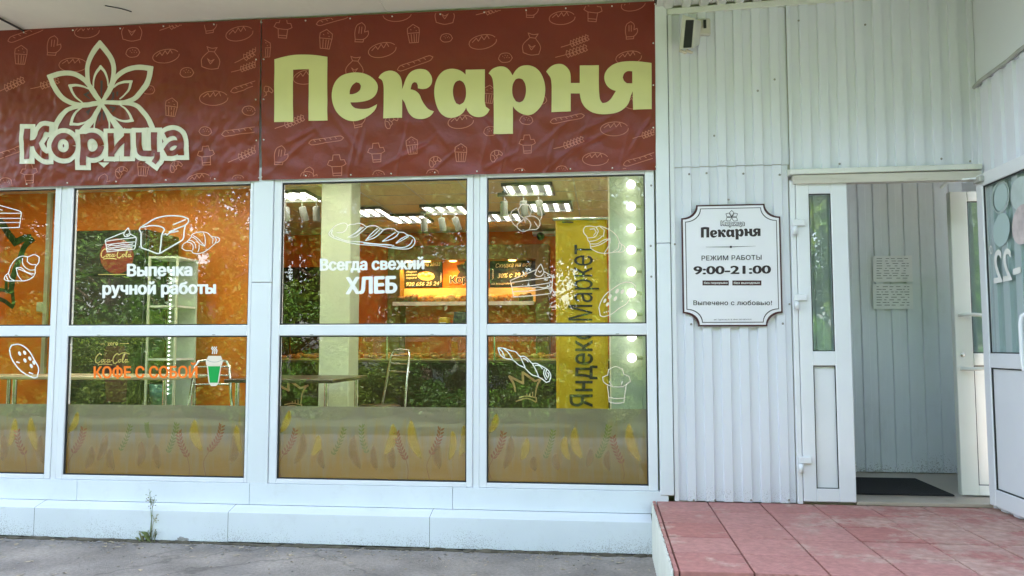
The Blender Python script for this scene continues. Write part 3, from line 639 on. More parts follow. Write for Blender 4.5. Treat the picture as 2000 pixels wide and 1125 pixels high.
# -- vestibule
YB = 1.42
m_ = MB(); m_.box(.62, X_R+.5, .012, YB+.3, ZF-.05, ZF); vf = m_.build('vestibule_floor', 'tile_in', bld)
m_ = MB(); corr(m_, .72, X_R+.5, ZF+.006, P(1760, 792, YB).z-.001, front(YB), per=.125, dep=.015, phase=.04); m_.build('vestibule_wall', 'corr_in', bld, solid=.0015)
m_ = MB(); corr(m_, .72, X_R+.5, P(1760, 792, YB).z+.002, CEIL, front(YB-.003), per=.125, dep=.015, phase=.04); m_.build('vestibule_wall', 'corr_in', bld, solid=.0015)
m_ = MB(); m_.box(.62, X_R+.6, YB+.014, YB+.1, ZF, CEIL); m_.box(X_R+.5, X_R+.6, .17, YB, ZF, CEIL); m_.box(.72, X_R+.5, .165, YB, CEIL+.002, CEIL+.06); m_.build('vestibule_shell', 'corr_in', bld)
m_ = MB(); m_.box(.60, .70, .1, 6.2, ZF-.05, CEIL+.05); m_.build('partition_wall', 'cladding', bld)
# inner leaf standing behind the opening on the right
YI = .34
i0 = P(1866, 660, YI).x; i1 = i0+.62
dj = leaf(i0, i1, ZF+.012, P(1880, 374, YI).z, YI, YI+.06, i0+.118, i1-.1, P(1890, 690, YI).z, P(1890, 393, YI).z, P(1890, 948, YI).z, P(1890, 714, YI).z, 'pvc_inner', 'glass_green')
h = MB(); a, b_ = P(1872, 615, YI), P(1876, 720, YI); xh = i0+.035
h.tube([(xh, YI, a.z), (xh, YI-.045, a.z), (xh+.05, YI-.06, a.z), (xh+.12, YI-.062, a.z-.005), (xh+.145, YI-.062, a.z-.04), (xh+.15, YI-.062, b_.z+.05), (xh+.13, YI-.062, b_.z), (xh+.05, YI-.06, b_.z), (xh, YI-.045, b_.z), (xh, YI, b_.z)], .014, 10); h.build('handle', 'pvc_inner', dj)
h = MB(); c_ = P(1880, 693, YI); h.lathe((c_.x, YI-.001, c_.z), [(0, -.008), (.014, -.008), (.017, 0)], 14, axis='y'); h.build('lock_cylinder', 'chrome', dj)

# ------------------------------------------------------------------ shop interior (seen through the glass)
XW = XL-1.0; YBK = 6.1
m_ = MB(); m_.box(XW, .6, .08, YBK, ZF-.1, ZF); m_.build('shop_floor', 'floor_in', bld)
cl_ = MB(); cl_.box(XW, .6, .08, YBK, CEIL, CEIL+.08); cl_.build('shop_ceiling', 'ceiling', bld)
gr = MB()
for k in range(1, 11): gr.box(XW, .6, .08+.6*k-.008, .08+.6*k+.008, CEIL-.004, CEIL-.0005)
k = 0
while .3-.6*k > XW: gr.box(.3-.6*k-.008, .3-.6*k+.008, .08, YBK, CEIL-.0048, CEIL-.0012); k += 1
gr.build('ceiling_grid', 'trim_dirty', bld)
m_ = MB(); m_.box(XW, .6, YBK, YBK+.1, ZF, CEIL); m_.build('back_wall', 'orange_deep', bld)
m_ = MB(); m_.box(XW-.1, XW, .08, YBK+.1, ZF, CEIL); m_.build('end_wall', 'orange', bld)
xPW = P(512, 500, 2.5).x
m_ = MB(); m_.box(XW, xPW, 2.5, 2.62, ZF, CEIL-.001); m_.build('orange_partition', 'orange', bld)
m_ = MB(); a, b_ = P(624, 600, 1.75).x, P(683, 600, 1.75).x; m_.box(a, b_, 1.75, 1.75+(b_-a), ZF, CEIL-.001); m_.build('column', 'column', bld, bevel=.01)
m_ = MB(); m_.box(FX(1266), .6, .07, .35, ZF, CEIL); m_.box(XW, .6, .085, .12, zT+.10, CEIL); m_.build('inner_reveal', 'column', bld)
# roof
m_ = MB(); m_.box(XW-.2, X_R+.7, .09, YBK+.4, ZS+.3, ZS+.6); m_.build('roof', 'dark_gap', bld)
# painted crown on the partition
cr = MB(); pp = on_plane(2.498)
o_ = lambda q: tr(0, 390, 4.89, q)
ribbon(cr, o_([(-60, 180), (20, 230), (70, 310), (145, 410), (240, 365), (300, 360)]), 13, pp, sub=6); ribbon(cr, o_([(320, 370), (240, 440), (190, 560), (130, 720), (105, 880)]), 11, pp, sub=6)
ribbon(cr, o_([(-120, 880), (0, 860), (120, 890), (130, 1010)]), 7, pp); ribbon(cr, o_([(-120, 960), (0, 950), (130, 1030)]), 8, pp); ribbon(cr, o_([(60, 780), (60, 880)]), 6, pp)
cr.build('painted_crown', 'crown_green', bld)
# menu alcove on the back wall
YA = 5.75
aL, aR = P(757, 560, YA).x, P(1072, 560, YA).x; zA1 = P(900, 479, YA).z; zA0 = P(900, 507, YA).z
m_ = MB(); m_.box(aL, aR, YA, YBK-.002, zA0, zA1); m_.box(aL, P(781, 560, YA).x, YA, YBK-.002, ZF, zA0); m_.box(P(1046, 560, YA).x, aR, YA, YBK-.002, ZF, zA0); m_.build('alcove_frame', 'olive_brown', bld)
YM = 6.04
m_ = MB(); m_.box(P(865, 530, YM).x, P(958, 530, YM).x, YM-.01, YBK-.002, P(900, 566, YM).z, zA0); m_.build('orange_panel', 'orange', bld)
# light panels in the ceiling
n_l = 0
LP = [((1033, 366), 'four tube ceiling light in the right end window, nearest the glass'), ((871, 406), 'ceiling light beside the window mullion, right of the pale column'), ((800, 424), 'far ceiling light just above the bread drawing'),
      ((1075, 400), 'small far ceiling light right of the track spots'), ((978, 420), 'far ceiling light low in the right end window'), ((572, 380), 'ceiling light at the top left corner of the middle window'),
      ((716, 411), 'ceiling light just right of the pale column'), ((470, 388), 'ceiling light at the right edge of the second window'), ((250, 300), 'ceiling light above the drinks fridge')]
ADDED_ROW = [(-5.6, .95), (-4.1, .95), (-2.75, .85), (-1.5, .85), (-.3, .85)]  # unseen lights, added to brighten the column and the front of the room
LP += [((None, q), 'added unseen ceiling light above the panes, brightening the front of the shop') for q in ADDED_ROW]
for (x, y), lb in LP:
    c = PZ(x, y, CEIL) if x is not None else Vector((y[0], y[1], CEIL))
    if c.y > YBK-.4: c.y = YBK-.4
    if y == 300: c.y = 1.6
    t = thing('ceiling_light', lb, 'ceiling light', (c.x, c.y, CEIL-.03), 'four tube lights in the shop ceiling')
    w, d = .27, .3
    f = MB(); f.box(c.x-w, c.x+w, c.y-d, c.y+d, CEIL-.016, CEIL-.006); f.box(c.x-w, c.x-w+.02, c.y-d, c.y+d, CEIL-.04, CEIL-.016); f.box(c.x+w-.02, c.x+w, c.y-d, c.y+d, CEIL-.04, CEIL-.016); f.box(c.x-w+.02, c.x+w-.02, c.y-d, c.y-d+.02, CEIL-.04, CEIL-.016); f.box(c.x-w+.02, c.x+w-.02, c.y+d-.02, c.y+d, CEIL-.04, CEIL-.016); f.build('frame', 'lamp_frame', t)
    for k in range(4):
        xx = c.x-w+.07+k*.135; g = MB(); g.box(xx-.018, xx+.018, c.y-d+.03, c.y+d-.03, CEIL-.034, CEIL-.017); g.build('lamp_tube', 'lamp_tube' if x is not None else 'lamp_tube_added', t)
# track spotlights
def track(p0, heads, label):
    a, b = PZ(p0[0], p0[2], CEIL-.06), PZ(p0[1], p0[2], CEIL-.06); b.y = a.y
    t = thing('track_light', label, 'track light', a, 'white track spotlights on the shop ceiling')
    m = MB(); m.box(a.x, b.x, a.y-.018, a.y+.018, CEIL-.06, CEIL-.025); m.box(a.x+.05, a.x+.09, a.y-.01, a.y+.01, CEIL-.025, CEIL-.001); m.box(b.x-.09, b.x-.05, a.y-.01, a.y+.01, CEIL-.025, CEIL-.001); m.build('track', 'track_grey', t)
    for hx, tilt in heads:
        x = P(hx, p0[2], a.y).x; h = MB(); h.tube([(x, a.y, CEIL-.06), (x, a.y, CEIL-.12)], .008, 6)
        d = Vector((math.sin(tilt), .25, -math.cos(tilt))).normalized(); q = Vector((x, a.y, CEIL-.11)); h.tube([q, q+d*.012, q+d*.17], [.03, .042, .042], 14); h.build('spot_head', 'track_grey', t)
track((552, 625, 396), ((558, .02), (590, .2), (618, -.05)), 'track with three white spotlights left of the pale column')
track((822, 908, 418), ((828, 0), (862, .12), (888, .3)), 'track with three white spotlights above the phone number board')
track((972, 1062, 384), ((984, 0), (1022, .1), (1052, .15)), 'track with three white spotlights in the right end window')
# small dome camera on the back wall
dc = P(1056, 462, 5.9); t = thing('dome_camera', 'small dark dome camera on a white bracket above the right menu board', 'security camera', dc)
m_ = MB(); m_.box(dc.x-.12, dc.x+.28, 5.86, YBK-.001, dc.z+.03, dc.z+.07); m_.build('bracket', 'white_metal', t)
m_ = MB(); m_.blob((dc.x, 5.87, dc.z), .06, .06, .06, 0); m_.build('dome', 'black', t)
# menu boards
pb = on_plane(YM-.02)
def board(px0, px1, py0, py1):
    m = MB(); a, b = P(px0, py1, YM), P(px1, py0, YM); m.box(a.x, b.x, YM-.018, YBK-.003, a.z, b.z); return m
b1 = thing('menu_board', 'black chalk menu board with a pie drawing and a phone number', 'menu board', P(820, 562, YM))
board(779, 863, 504, 561).build('board', 'board', b1)
t = MB(); text(t, 'Выпечка на заказ', (795, 521), (860, 519), 9, pb, .012, .3); 
for k, s in enumerate(('сладкие', 'слоёные', 'пироги')): text(t, s, (793, 533+k*6), (814, 532+k*6), 4, pb, .005, .3)
text(t, '8 920 656 25 24', (784, 559), (858, 557), 7.5, pb, .012, .25)
for sx in (781, 858):
    for k in range(4): ribbon(t, [(sx+2, 552-k*4), (sx+4, 548-k*4), (sx+3, 544-k*4)], 1.1, pb)
t.build('lettering', 'chalk', b1)
t = MB(); disc(t, 832, 539, 17, 9, pb, .1, 0); disc(t, 831, 536, 14, 5.5, pb, .1, 1, off=.001); 
for k in range(5): disc(t, 820+k*6, 536-(k % 2)*2, 3, 2, pb, 0, 2, off=.002)
t.build('pie_picture', ['bread_pale', 'bread', 'decal_cream'], b1)
b2 = thing('menu_board', 'black chalk board advertising an evening discount, over the bread shelf', 'menu board', P(1000, 560, YM))
board(957, 1047, 505, 561).build('board', 'board', b2)
t = MB(); text(t, 'Скидка на всё', (968, 523), (1038, 520), 8.5, pb, .015, .3); text(t, '30% с 19.30', (972, 543), (1030, 540), 9, pb, .008, .25); text(t, 'на ассортимент', (960, 556), (1005, 555), 4, pb, .004, .1)
for k in range(4): ribbon(t, [(961, 546-k*4), (964, 542-k*4), (962, 537-k*4)], 1.2, pb)
t.build('lettering', 'chalk', b2)
lg = thing('logo_sign', 'black leaf emblem with a shop name on the orange panel behind the counter', 'sign', P(915, 560, YM))
t = MB()
for k in range(5):
    a = math.radians(-90+60*(k-2)); c = (914, 531)
    tip = (c[0]+26*math.cos(a), c[1]+26*math.sin(a)); px_, py_ = -math.sin(a)*8, math.cos(a)*8; mid = (c[0]+14*math.cos(a), c[1]+14*math.sin(a))
    flatpoly(t, [c, (mid[0]+px_, mid[1]+py_), tip, (mid[0]-px_, mid[1]-py_)], pb, off=.002+k*.0002, sub=4, corner=80)
t.build('leaf_emblem', 'ink', lg)
t = MB(); text(t, 'Корица', (878, 553), (951, 551), 14, pb, .065, off=.004); t.build('letter_outline', 'decal_cream', lg)
t = MB(); text(t, 'Корица', (879, 552.5), (950, 550.5), 13, pb, .035, off=.007); t.build('lettering', 'ink', lg)
# warm downlights in the alcove
for i, xx in enumerate((797, 833, 884, 1000)):
    p = P(xx, 507, YA+.12); t = thing('downlight', ('warm downlight over the phone number board, left of two', 'warm downlight over the phone number board, right of two', 'warm downlight over the orange panel', 'warm downlight over the discount board')[i], 'downlight', (p.x, YA+.12, zA0-.02), 'warm downlights over the menu boards')
    m_ = MB(); m_.lathe((p.x, YA+.14, zA0-.014), [(0, 0), (.05, 0), (.06, .012)], 16); m_.build('lamp', 'spot_glow', t)
    L_ = bpy.data.lights.new('downlight_lamp', 'SPOT'); L_.energy = 2.2; L_.color = (1, .52, .14); L_.spot_size = 2.2; L_.spot_blend = .8; L_.shadow_soft_size = .04
    o = bpy.data.objects.new('downlight_lamp', L_); COL.objects.link(o); o.location = (p.x, YA+.10, zA0-.04); o.rotation_euler = (math.radians(6), 0, 0)
# bread shelf under the boards
sh = thing('bread_shelf', 'long sloping bread shelf with a pale front lip under the menu boards', 'shelf', P(905, 600, 5.6))
sa, sb = P(768, 596, 5.62), P(1043, 596, 5.62); zs = sa.z
m_ = MB(); m_.hexa([(sa.x, 5.6, zs), (sb.x, 5.6, zs), (sb.x, 6.03, zs+.06), (sa.x, 6.03, zs+.06), (sa.x, 5.6, zs+.02), (sb.x, 5.6, zs+.02), (sb.x, 6.03, zs+.08), (sa.x, 6.03, zs+.08)]); m_.build('shelf_board', 'tray', sh)
m_ = MB(); m_.box(sa.x, sb.x, 5.585, 5.6, zs-.01, zs+.045); m_.build('front_lip', 'decal_cream', sh)
m_ = MB(); m_.box(sa.x+.05, sb.x, 6.0, 6.03, zs+.08, P(900, 563, 6.03).z); m_.build('backboard', 'tray', sh)
kinds = ['bread_dark', 'bread_dark', 'bread_dark', 'bread', 'bread', 'bread', 'bread_pale', 'bread_pale', 'bread_pale', 'bread_pale', 'bread', 'bread_dark', 'bread_dark', 'bread_dark', 'bread_pale', 'bread', 'bread', 'bread', 'bread', 'bread_dark', 'bread_dark']
LBB = {'bread_dark': 'small dark rye loaf on the sloping bread shelf', 'bread': 'golden brown loaf on the sloping bread shelf', 'bread_pale': 'pale wheat loaf on the sloping bread shelf'}
for i, kd in enumerate(kinds):
    x = sa.x+.1+(sb.x-sa.x-.2)*i/(len(kinds)-1); m_ = MB(); m_.blob((x, 5.74+.04*(i % 2), zs+.09), .085, .13, .05+.012*(i % 3), .3, 2.5, i, 14, 9)
    m_.build('bread_loaf', kd, label=LBB[kd], cat='bread', group='loaves on the sloping shelf: '+{'bread_dark': 'dark', 'bread': 'golden', 'bread_pale': 'pale'}[kd])
# counter with a pastry case on top
YC = 4.3; cL, cR = P(520, 720, YC).x, .35; zc1 = P(800, 704, YC).z
ct = thing('sales_counter', 'long dark sales counter with painted crowns on its front', 'counter', ((cL+cR)/2, YC, ZF))
m_ = MB(); m_.box(cL, cR, YC, YC+.7, ZF, zc1-.03); m_.build('counter_body', 'counter_dark', ct)
m_ = MB(); m_.box(cL-.02, cR+.02, YC-.03, YC+.72, zc1-.03, zc1); m_.build('counter_top', 'wood_dark', ct, bevel=.004)
pc = on_plane(YC-.002); o_ = lambda q: tr(960, 660, 8.036, q)
def crown(f):
    t = MB(); ribbon(t, f([(375, 850), (350, 730), (275, 595)]), [3, 5], pc); ribbon(t, f([(275, 600), (500, 715)]), 4.4, pc, cap=1); ribbon(t, f([(495, 715), (490, 535)]), 4.6, pc, cap=1); ribbon(t, f([(490, 540), (680, 675)]), 4.6, pc, cap=1); ribbon(t, f([(680, 675), (800, 635)]), 4, pc, cap=1)
    ribbon(t, f([(765, 655), (715, 750), (685, 925)]), [4, 2], pc); ribbon(t, f([(430, 935), (560, 912), (700, 940), (705, 1005)]), 2.4, pc); ribbon(t, f([(380, 995), (560, 950), (700, 1005)]), 2.6, pc)
    for x, y in ((555, 880), (600, 865), (645, 850)): ribbon(t, f([(x, y), (x, 925)]), 1.8, pc)
    t.build('painted_crown', 'crown_tan', ct)
crown(o_); crown(lambda q: [(x-458, y+14) for x, y in o_(q)])
pcase = thing('pastry_case', 'glass pastry case on top of the dark sales counter', 'display case', ((cL+cR)/2, YC+.2, zc1))
m_ = MB(); m_.box(cL+.05, cR-.05, YC+.05, YC+.056, zc1, zc1+.34); m_.build('pane', 'case_glass', pcase)
m_ = MB(); m_.box(cL+.05, cR-.05, YC+.03, YC+.6, zc1+.34, zc1+.36); m_.build('top_shelf', 'case_glass', pcase)
m_ = MB(); k = cL+.05
for x in (cL+.05, cL+1.6, cL+3.0, cR-.07): m_.box(x, x+.02, YC+.03, YC+.05, zc1, zc1+.345)
m_.build('frame', 'chrome', pcase)
m_ = MB(); m_.box(cL+.06, cR-.06, YC+.08, YC+.6, zc1+.002, zc1+.02); m_.build('tray', 'tray', pcase)
for i in range(66):
    x = cL+.16+(cR-cL-.32)*i/65+random.uniform(-.02, .02); kd = random.choice(['bread', 'bread', 'bread_pale', 'bread']); m_ = MB(); m_.blob((x, YC+.15+.13*(i % 3), zc1+.045+.012*(i % 3)), random.uniform(.045, .085), .075, random.uniform(.020, .034), .35, 3, i, 12, 8)
    m_.build('pastry', kd, label='baked pastry on the tray inside the glass counter case', cat='pastry', group='pastries in the counter case')
for x, wd, hh_, mt_, lb in ((905, .30, .26, 'wood_dark', 'dark cash register standing on the sales counter'), (868, .12, .34, 'yellow_cloth', 'narrow yellow box standing on the sales counter')):
    p = P(x, 700, YC+.3); t = thing('cash_register' if wd > .2 else 'carton', lb, 'cash register' if wd > .2 else 'box', (p.x, YC+.3, zc1+.36))
    z = zc1+.361; m_ = MB(); m_.box(p.x-wd/2, p.x+wd/2, YC+.2, YC+.4, z, z+.10 if wd > .2 else z+.2); m_.build('body', mt_, t, bevel=.01)
    if wd > .2:
        m_ = MB(); m_.hexa([(p.x-.12, YC+.2, z+.12), (p.x+.12, YC+.2, z+.12), (p.x+.12, YC+.24, z+.12), (p.x-.12, YC+.24, z+.12), (p.x-.12, YC+.27, z+.27), (p.x+.12, YC+.27, z+.27), (p.x+.12, YC+.31, z+.27), (p.x-.12, YC+.31, z+.27)]); m_.build('screen', 'black', t)
    else:
        m_ = MB(); m_.box(p.x-.04, p.x+.04, YC+.197, YC+.199, z+.05, z+.13); m_.build('paper_label', 'paper', t)
# dark doorway on the far wall left of the column, built as a cabinet
ca, cb = P(540, 700, 5.6).x, P(624, 700, 5.6).x
cb_ = thing('doorway_cabinet', 'tall dark cabinet standing in for a dark doorway by the back wall left of the pale column', 'cabinet', ((ca+cb)/2, 5.6, ZF))
m_ = MB(); m_.box(ca-.4, cb+.1, 5.6, 6.05, ZF, P(580, 522, 5.6).z); m_.build('body', 'counter_dark', cb_, bevel=.01)
m_ = MB(); m_.box((ca+cb)/2-.12, (ca+cb)/2-.1, 5.57, 5.598, 1.2, 1.7); m_.build('handle', 'chrome', cb_)
# drinks fridge and lit glass column in front of the partition
YFr = 1.75
fa, fb = P(141, 600, YFr).x, P(284, 600, YFr).x; fz1 = P(210, 449, YFr).z
fr = thing('drinks_fridge', 'tall dark drinks fridge with a glass door and a red disc', 'fridge', ((fa+fb)/2, YFr, ZF))
m_ = MB(); m_.box(fa, fb, YFr+.02, YFr+.6, ZF, fz1); m_.build('body', 'fridge_dark', fr, bevel=.01)
m_ = MB(); m_.box(fa+.01, fb-.01, YFr-.02, YFr+.015, ZF+.12, P(210, 540, YFr).z); m_.build('door', 'fridge_dark', fr, bevel=.006)
m_ = MB(); m_.box(fa+.01, fb-.01, YFr-.02, YFr+.015, P(210, 536, YFr).z, fz1-.01); m_.build('header', 'fridge_dark', fr, bevel=.006)
pf = on_plane(YFr-.022); t = MB(); disc(t, 228, 500, 33, 35, pf, n=32); t.build('red_disc', 'red_disc', fr)
def script(t, p0, s, pl0, w):      # flowing script lettering
    pl = lambda x, y, o=0.0: pl0(x, y, o+.0022)
    f = lambda q: [(p0[0]+x*s, p0[1]+y*s) for x, y in q]
    ribbon(t, f([(16, -20), (11, -24), (4, -18), (0, -8), (1, 0), (6, 2), (12, -3)]), w*1.3, pl)
    ribbon(t, f([(17, -8), (14, -4), (16, 0), (20, -3), (21, -8), (17, -8)]), w, pl); ribbon(t, f([(28, -7), (25, -8), (22, -3), (24, 0), (29, -3)]), w, pl)
    ribbon(t, f([(36, -7), (32, -8), (30, -3), (32, 0), (36, -4), (37, -8), (36, -1), (40, -2)]), w, pl); ribbon(t, f([(40, -5), (44, -6)]), w, pl)
    ribbon(t, f([(62, -20), (57, -24), (50, -18), (46, -8), (47, 1), (52, 3), (58, -2)]), w*1.3, pl)
    ribbon(t, f([(63, -8), (60, -4), (62, 0), (66, -3), (67, -8), (63, -8)]), w, pl); ribbon(t, f([(70, -1), (76, -18), (78, -24), (74, -20), (70, -4), (72, 0), (75, -2)]), w, pl)
    ribbon(t, f([(83, -7), (79, -8), (77, -3), (79, 0), (83, -4), (84, -8), (83, -1), (88, -2)]), w, pl); ribbon(t, f([(6, 6), (20, 4), (44, 6)]), w*1.2, pl); ribbon(t, f([(62, -21), (76, -26), (90, -22)]), w, pl)
t = MB(); script(t, (198, 502), .68, pf, 1.4); script(t, (187, 708), .74, pf, 1.5); text(t, 'zero', (210, 675), (231, 674), 9, pf, .01); ribbon(t, [(195, 672), (205, 672)], 1, pf); ribbon(t, [(234, 671), (252, 671)], 1, pf); ribbon(t, [(192, 536), (250, 536)], 1.2, pf)
t.build('lettering', 'gold_ink', fr)
t = MB(); flatpoly(t, [(207, 676), (242, 676), (250, 700), (246, 785), (208, 785), (202, 700)], pf); t.build('cup_print', 'maroon', fr)
ga, gb = P(287, 600, YFr).x, P(345, 600, YFr).x
gc = thing('glass_cabinet', 'narrow lit glass cabinet with a string of light dots beside the dark fridge', 'display cabinet', ((ga+gb)/2, YFr, ZF))
gz1 = P(315, 500, YFr).z
m_ = MB(); m_.box(ga, gb, YFr+.38, YFr+.4, ZF, gz1); m_.build('back_panel', 'panel_green', gc)
for k, z in enumerate((ZF+.4, P(300, 704, YFr).z, P(300, 600, YFr).z, gz1-.02)):
    m_ = MB(); m_.box(ga+.01, gb-.01, YFr+.01, YFr+.378, z, z+.018); m_.build('shelf', 'white_metal', gc)
m_ = MB(); m_.box(ga, ga+.02, YFr, YFr+.02, ZF, gz1); m_.box(gb-.02, gb, YFr, YFr+.02, ZF, gz1); m_.build('post', 'column', gc)
m_ = MB(); m_.box(ga+.02, gb-.02, YFr+.004, YFr+.010, ZF+.1, gz1); m_.build('pane', 'case_glass', gc)
xk = P(333, 600, YFr).x
for k in range(30):
    z = P(333, 528+k*8.3, YFr).z
    m_ = MB(); m_.blob((xk, YFr-.008, z), .009, .009, .009, 0, n=8, m=5); m_.build('light_dot', 'led', gc)
m_ = MB(); q = P(312, 790, YFr+.1); m_.lathe((q.x, YFr+.12, q.z), [(0, 0), (.10, 0), (.115, .2), (0, .2)], 16); m_.build('teal_jar', 'teal', gc)
# conduit pole with a socket on the orange wall
pp_ = P(86, 735, 2.45); t = thing('wall_conduit', 'pale vertical cable duct with a socket on the orange wall', 'cable duct', pp_)
m_ = MB(); xx = P(88, 550, 2.45).x; m_.box(xx-.022, xx+.022, 2.46, 2.4995, P(88, 740, 2.45).z, P(88, 330, 2.45).z); m_.build('duct', 'column', t)
m_ = MB(); m_.box(xx-.10, xx-.024, 2.455, 2.4995, P(88, 608, 2.45).z, P(88, 590, 2.45).z); m_.build('socket', 'column', t, bevel=.005)
# tables
def table(pA, pB, ya, yb, mt_, label, legmat):
    a, b = P(*pA, ya), P(*pB, ya); z = (a.z+b.z)/2
    t = thing('cafe_table', label, 'table', ((a.x+b.x)/2, (ya+yb)/2, ZF))
    m = MB(); m.box(a.x, b.x, ya, yb, z-.03, z); m.build('tabletop', mt_, t, bevel=.006)
    for x in (a.x+.08, b.x-.08):
        for y in (ya+.08, yb-.08):
            m = MB(); m.tube([(x, y, ZF), (x, y, z-.03)], .02, 8); m.build('leg', legmat, t)
table((437, 741), (650, 741), .55, 1.5, 'wood_dark', 'dark cafe table in front of the pale column', 'chrome')
table((0, 735), (330, 735), .7, 1.35, 'wood_pale', 'pale topped cafe table in front of the dark fridge', 'chrome')
table((-330, 735), (-60, 735), .7, 1.35, 'wood_pale', 'pale topped cafe table at the left end of the shop', 'chrome')
# chairs
def chair(px, py, Y, label, rz, h=.95):
    p = P(px, py, Y); t = thing('metal_chair', label, 'chair', (0, 0, 0), 'chrome framed cafe chairs')
    w, d, sh_ = .2, .2, .46; top = h
    for s in (-1, 1):
        m = MB(); m.tube([(s*w, d, 0), (s*w*.95, d*.85, sh_), (s*w*.85, d*1.0, sh_+.2), (s*w*.75, d*1.25, top-.05), (s*w*.6, d*1.35, top)], .013, 8); m.build('back_post', 'chrome', t)
        m = MB(); m.tube([(s*w*1.05, -d, 0), (s*w, -d*.9, sh_-.02)], .013, 8); m.build('leg', 'chrome', t)
    m = MB(); m.tube([(-w*.6, d*1.35, top), (0, d*1.4, top+.012), (w*.6, d*1.35, top)], .013, 8); m.build('top_rail', 'chrome', t)
    for k, zz in enumerate((.12, .2, .28)):
        m = MB(); ww = w*.74+.012*k; m.tube([(-ww, d*1.22-.004*k, top-zz+.07), (0, d*1.3, top-zz+.07), (ww, d*1.22-.004*k, top-zz+.07)], .009, 6); m.build('back_slat', 'chrome', t)
    m = MB(); m.lathe((0, 0, sh_-.02), [(0, 0), (.2, 0), (.215, .02), (.2, .045), (0, .05)], 20); m.build('seat', 'wood_dark', t)
    t.location = (p.x, Y, ZF); t.rotation_euler = (0, 0, rz); return t
chair(742, 690, 2.0, 'chrome cafe chair right of the pale column', math.radians(-38), 1.02)
chair(408, 690, 1.0, 'chrome cafe chair behind the green coffee cup sticker', math.radians(20), .93)
# yellow advertising banner and bulb framed panel at the right end
YY = .42
yb_ = thing('yellow_banner', 'tall yellow fabric banner with black vertical lettering behind the right window', 'banner', P(1138, 900, YY))
m_ = MB(); a, b_ = P(1086, 640, YY), P(1187, 640, YY); zt_, zb_ = P(1138, 430, YY).z, ZF+.05; n_ = 12
vv = []
for i in range(n_+1):
    for k in range(21):
        x = a.x+(b_.x-a.x)*i/n_; z = zb_+(zt_-zb_)*k/20; vv.append((x, YY+.006*math.sin(i*1.1+k*.25), z))
m_.add(vv, [(i*21+k, (i+1)*21+k, (i+1)*21+k+1, i*21+k+1) for i in range(n_) for k in range(20)], 0, True); m_.build('cloth', 'yellow_cloth', yb_, solid=.002)
m_ = MB(); m_.tube([(a.x-.02, YY, zt_+.01), (b_.x+.02, YY, zt_+.01)], .012, 8); m_.build('top_bar', 'chrome', yb_)
m_ = MB(); m_.box(a.x-.02, b_.x+.02, YY-.07, YY+.07, ZF, ZF+.05); m_.build('base', 'black', yb_, bevel=.01)
py = on_plane(YY-.012); t = MB()
text(t, 'Яндекс', (1157, 795), (1157, 641), 0, py, .014, q=((1113, 795), (1113, 641))); text(t, 'Маркет', (1157, 626), (1157, 478), 0, py, 0, q=((1110, 626), (1110, 478)))
ribbon(t, [(1098, 434), (1120, 434)], 2.5, py); t.build('lettering', 'ink', yb_)
mp_ = thing('bulb_panel', 'tall grey green panel edged with round glowing bulbs behind the right window', 'lit panel', P(1228, 900, .4))
a, b_ = P(1193, 640, .4), P(1262, 640, .4)
m_ = MB(); m_.box(a.x, b_.x+.15, .40, .43, ZF, CEIL-.01); m_.build('panel', 'panel_green', mp_)
m_ = MB(); m_.box(a.x-.012, a.x, .395, .435, ZF, CEIL-.01); m_.build('edge_strip', 'decal_cream', mp_)
m_ = MB(); xx = P(1256, 640, .36).x; m_.box(xx-.006, xx+.02, .36, .398, ZF, CEIL-.02); m_.build('rail', 'panel_green', mp_)
for yy in (360, 403, 446, 488, 530, 572, 614, 658, 699):
    p = P(1232+(yy-360)*.006, yy, .34); m_ = MB(); m_.blob((p.x, .34, p.z), .033, .033, .033, 0); bo = m_.build('bulb', 'bulb', mp_)
    m_ = MB(); m_.tube([(p.x+.03, .345, p.z), (xx-.006, .372, p.z)], .014, 8); m_.build('socket', 'column', bo)

# ------------------------------------------------------------------ banners over the windows
YBN = -.035
def fold(x, z, cx, cz, ang, ln, wd, amp):
    c, s = math.cos(ang), math.sin(ang); u = (x-cx)*c+(z-cz)*s; v = -(x-cx)*s+(z-cz)*c
    return amp*math.exp(-(v/wd)**2)*math.exp(-(u/ln)**2)
XSPL = P(508, 200, YBN).x
FOLDS = []
rr = random.Random(3)
ztb, zbb = P(900, 14, YBN).z, P(900, 342, YBN).z
zb_at = lambda x: P(640, 348, YBN).z
for _ in range(26):
    x = rr.uniform(XSPL+.05, P(1270, 300, YBN).x); FOLDS.append((x, zbb+rr.uniform(0, .35), rr.choice((.7, 1.0, 1.35, 2.2, .45)), rr.uniform(.08, .25), rr.uniform(.008, .018), rr.uniform(.004, .010)))
for _ in range(70):
    x = rr.uniform(P(-60, 300, YBN).x, XSPL-.05); FOLDS.append((x, zbb+rr.uniform(0, .75), rr.uniform(.9, 2.3), rr.uniform(.04, .2), rr.uniform(.007, .016), rr.uniform(-.004, .004)))
def bdisp(x, z):
    lft = x < XSPL
    d = .010*noise.noise(Vector((x*1.7, 3.1, z*1.5)))
    t = max(0, min(1, (ztb-.15-z)/.35))
    if lft: d += t*(.010*noise.noise(Vector((x*10, 0, z*8)))+.0055*noise.noise(Vector((x*23, 5, z*19))))
    else: d += t*.008*noise.noise(Vector((x*6+z*4, 0, z*7)))+.0012*noise.noise(Vector((x*20, 5, z*16)))
    for f in FOLDS:
        if abs(x-f[0]) < .45 and abs(z-f[1]) < .45: d += fold(x, z, *f)
    d += .012*math.exp(-((z-zbb)/.03)**2)*noise.noise(Vector((x*3, 1, 0)))
    return d
def on_banner(x, y, o=0.0):
    p = P(x, y, YBN); return Vector((p.x, YBN-bdisp(p.x, p.z)-o, p.z))
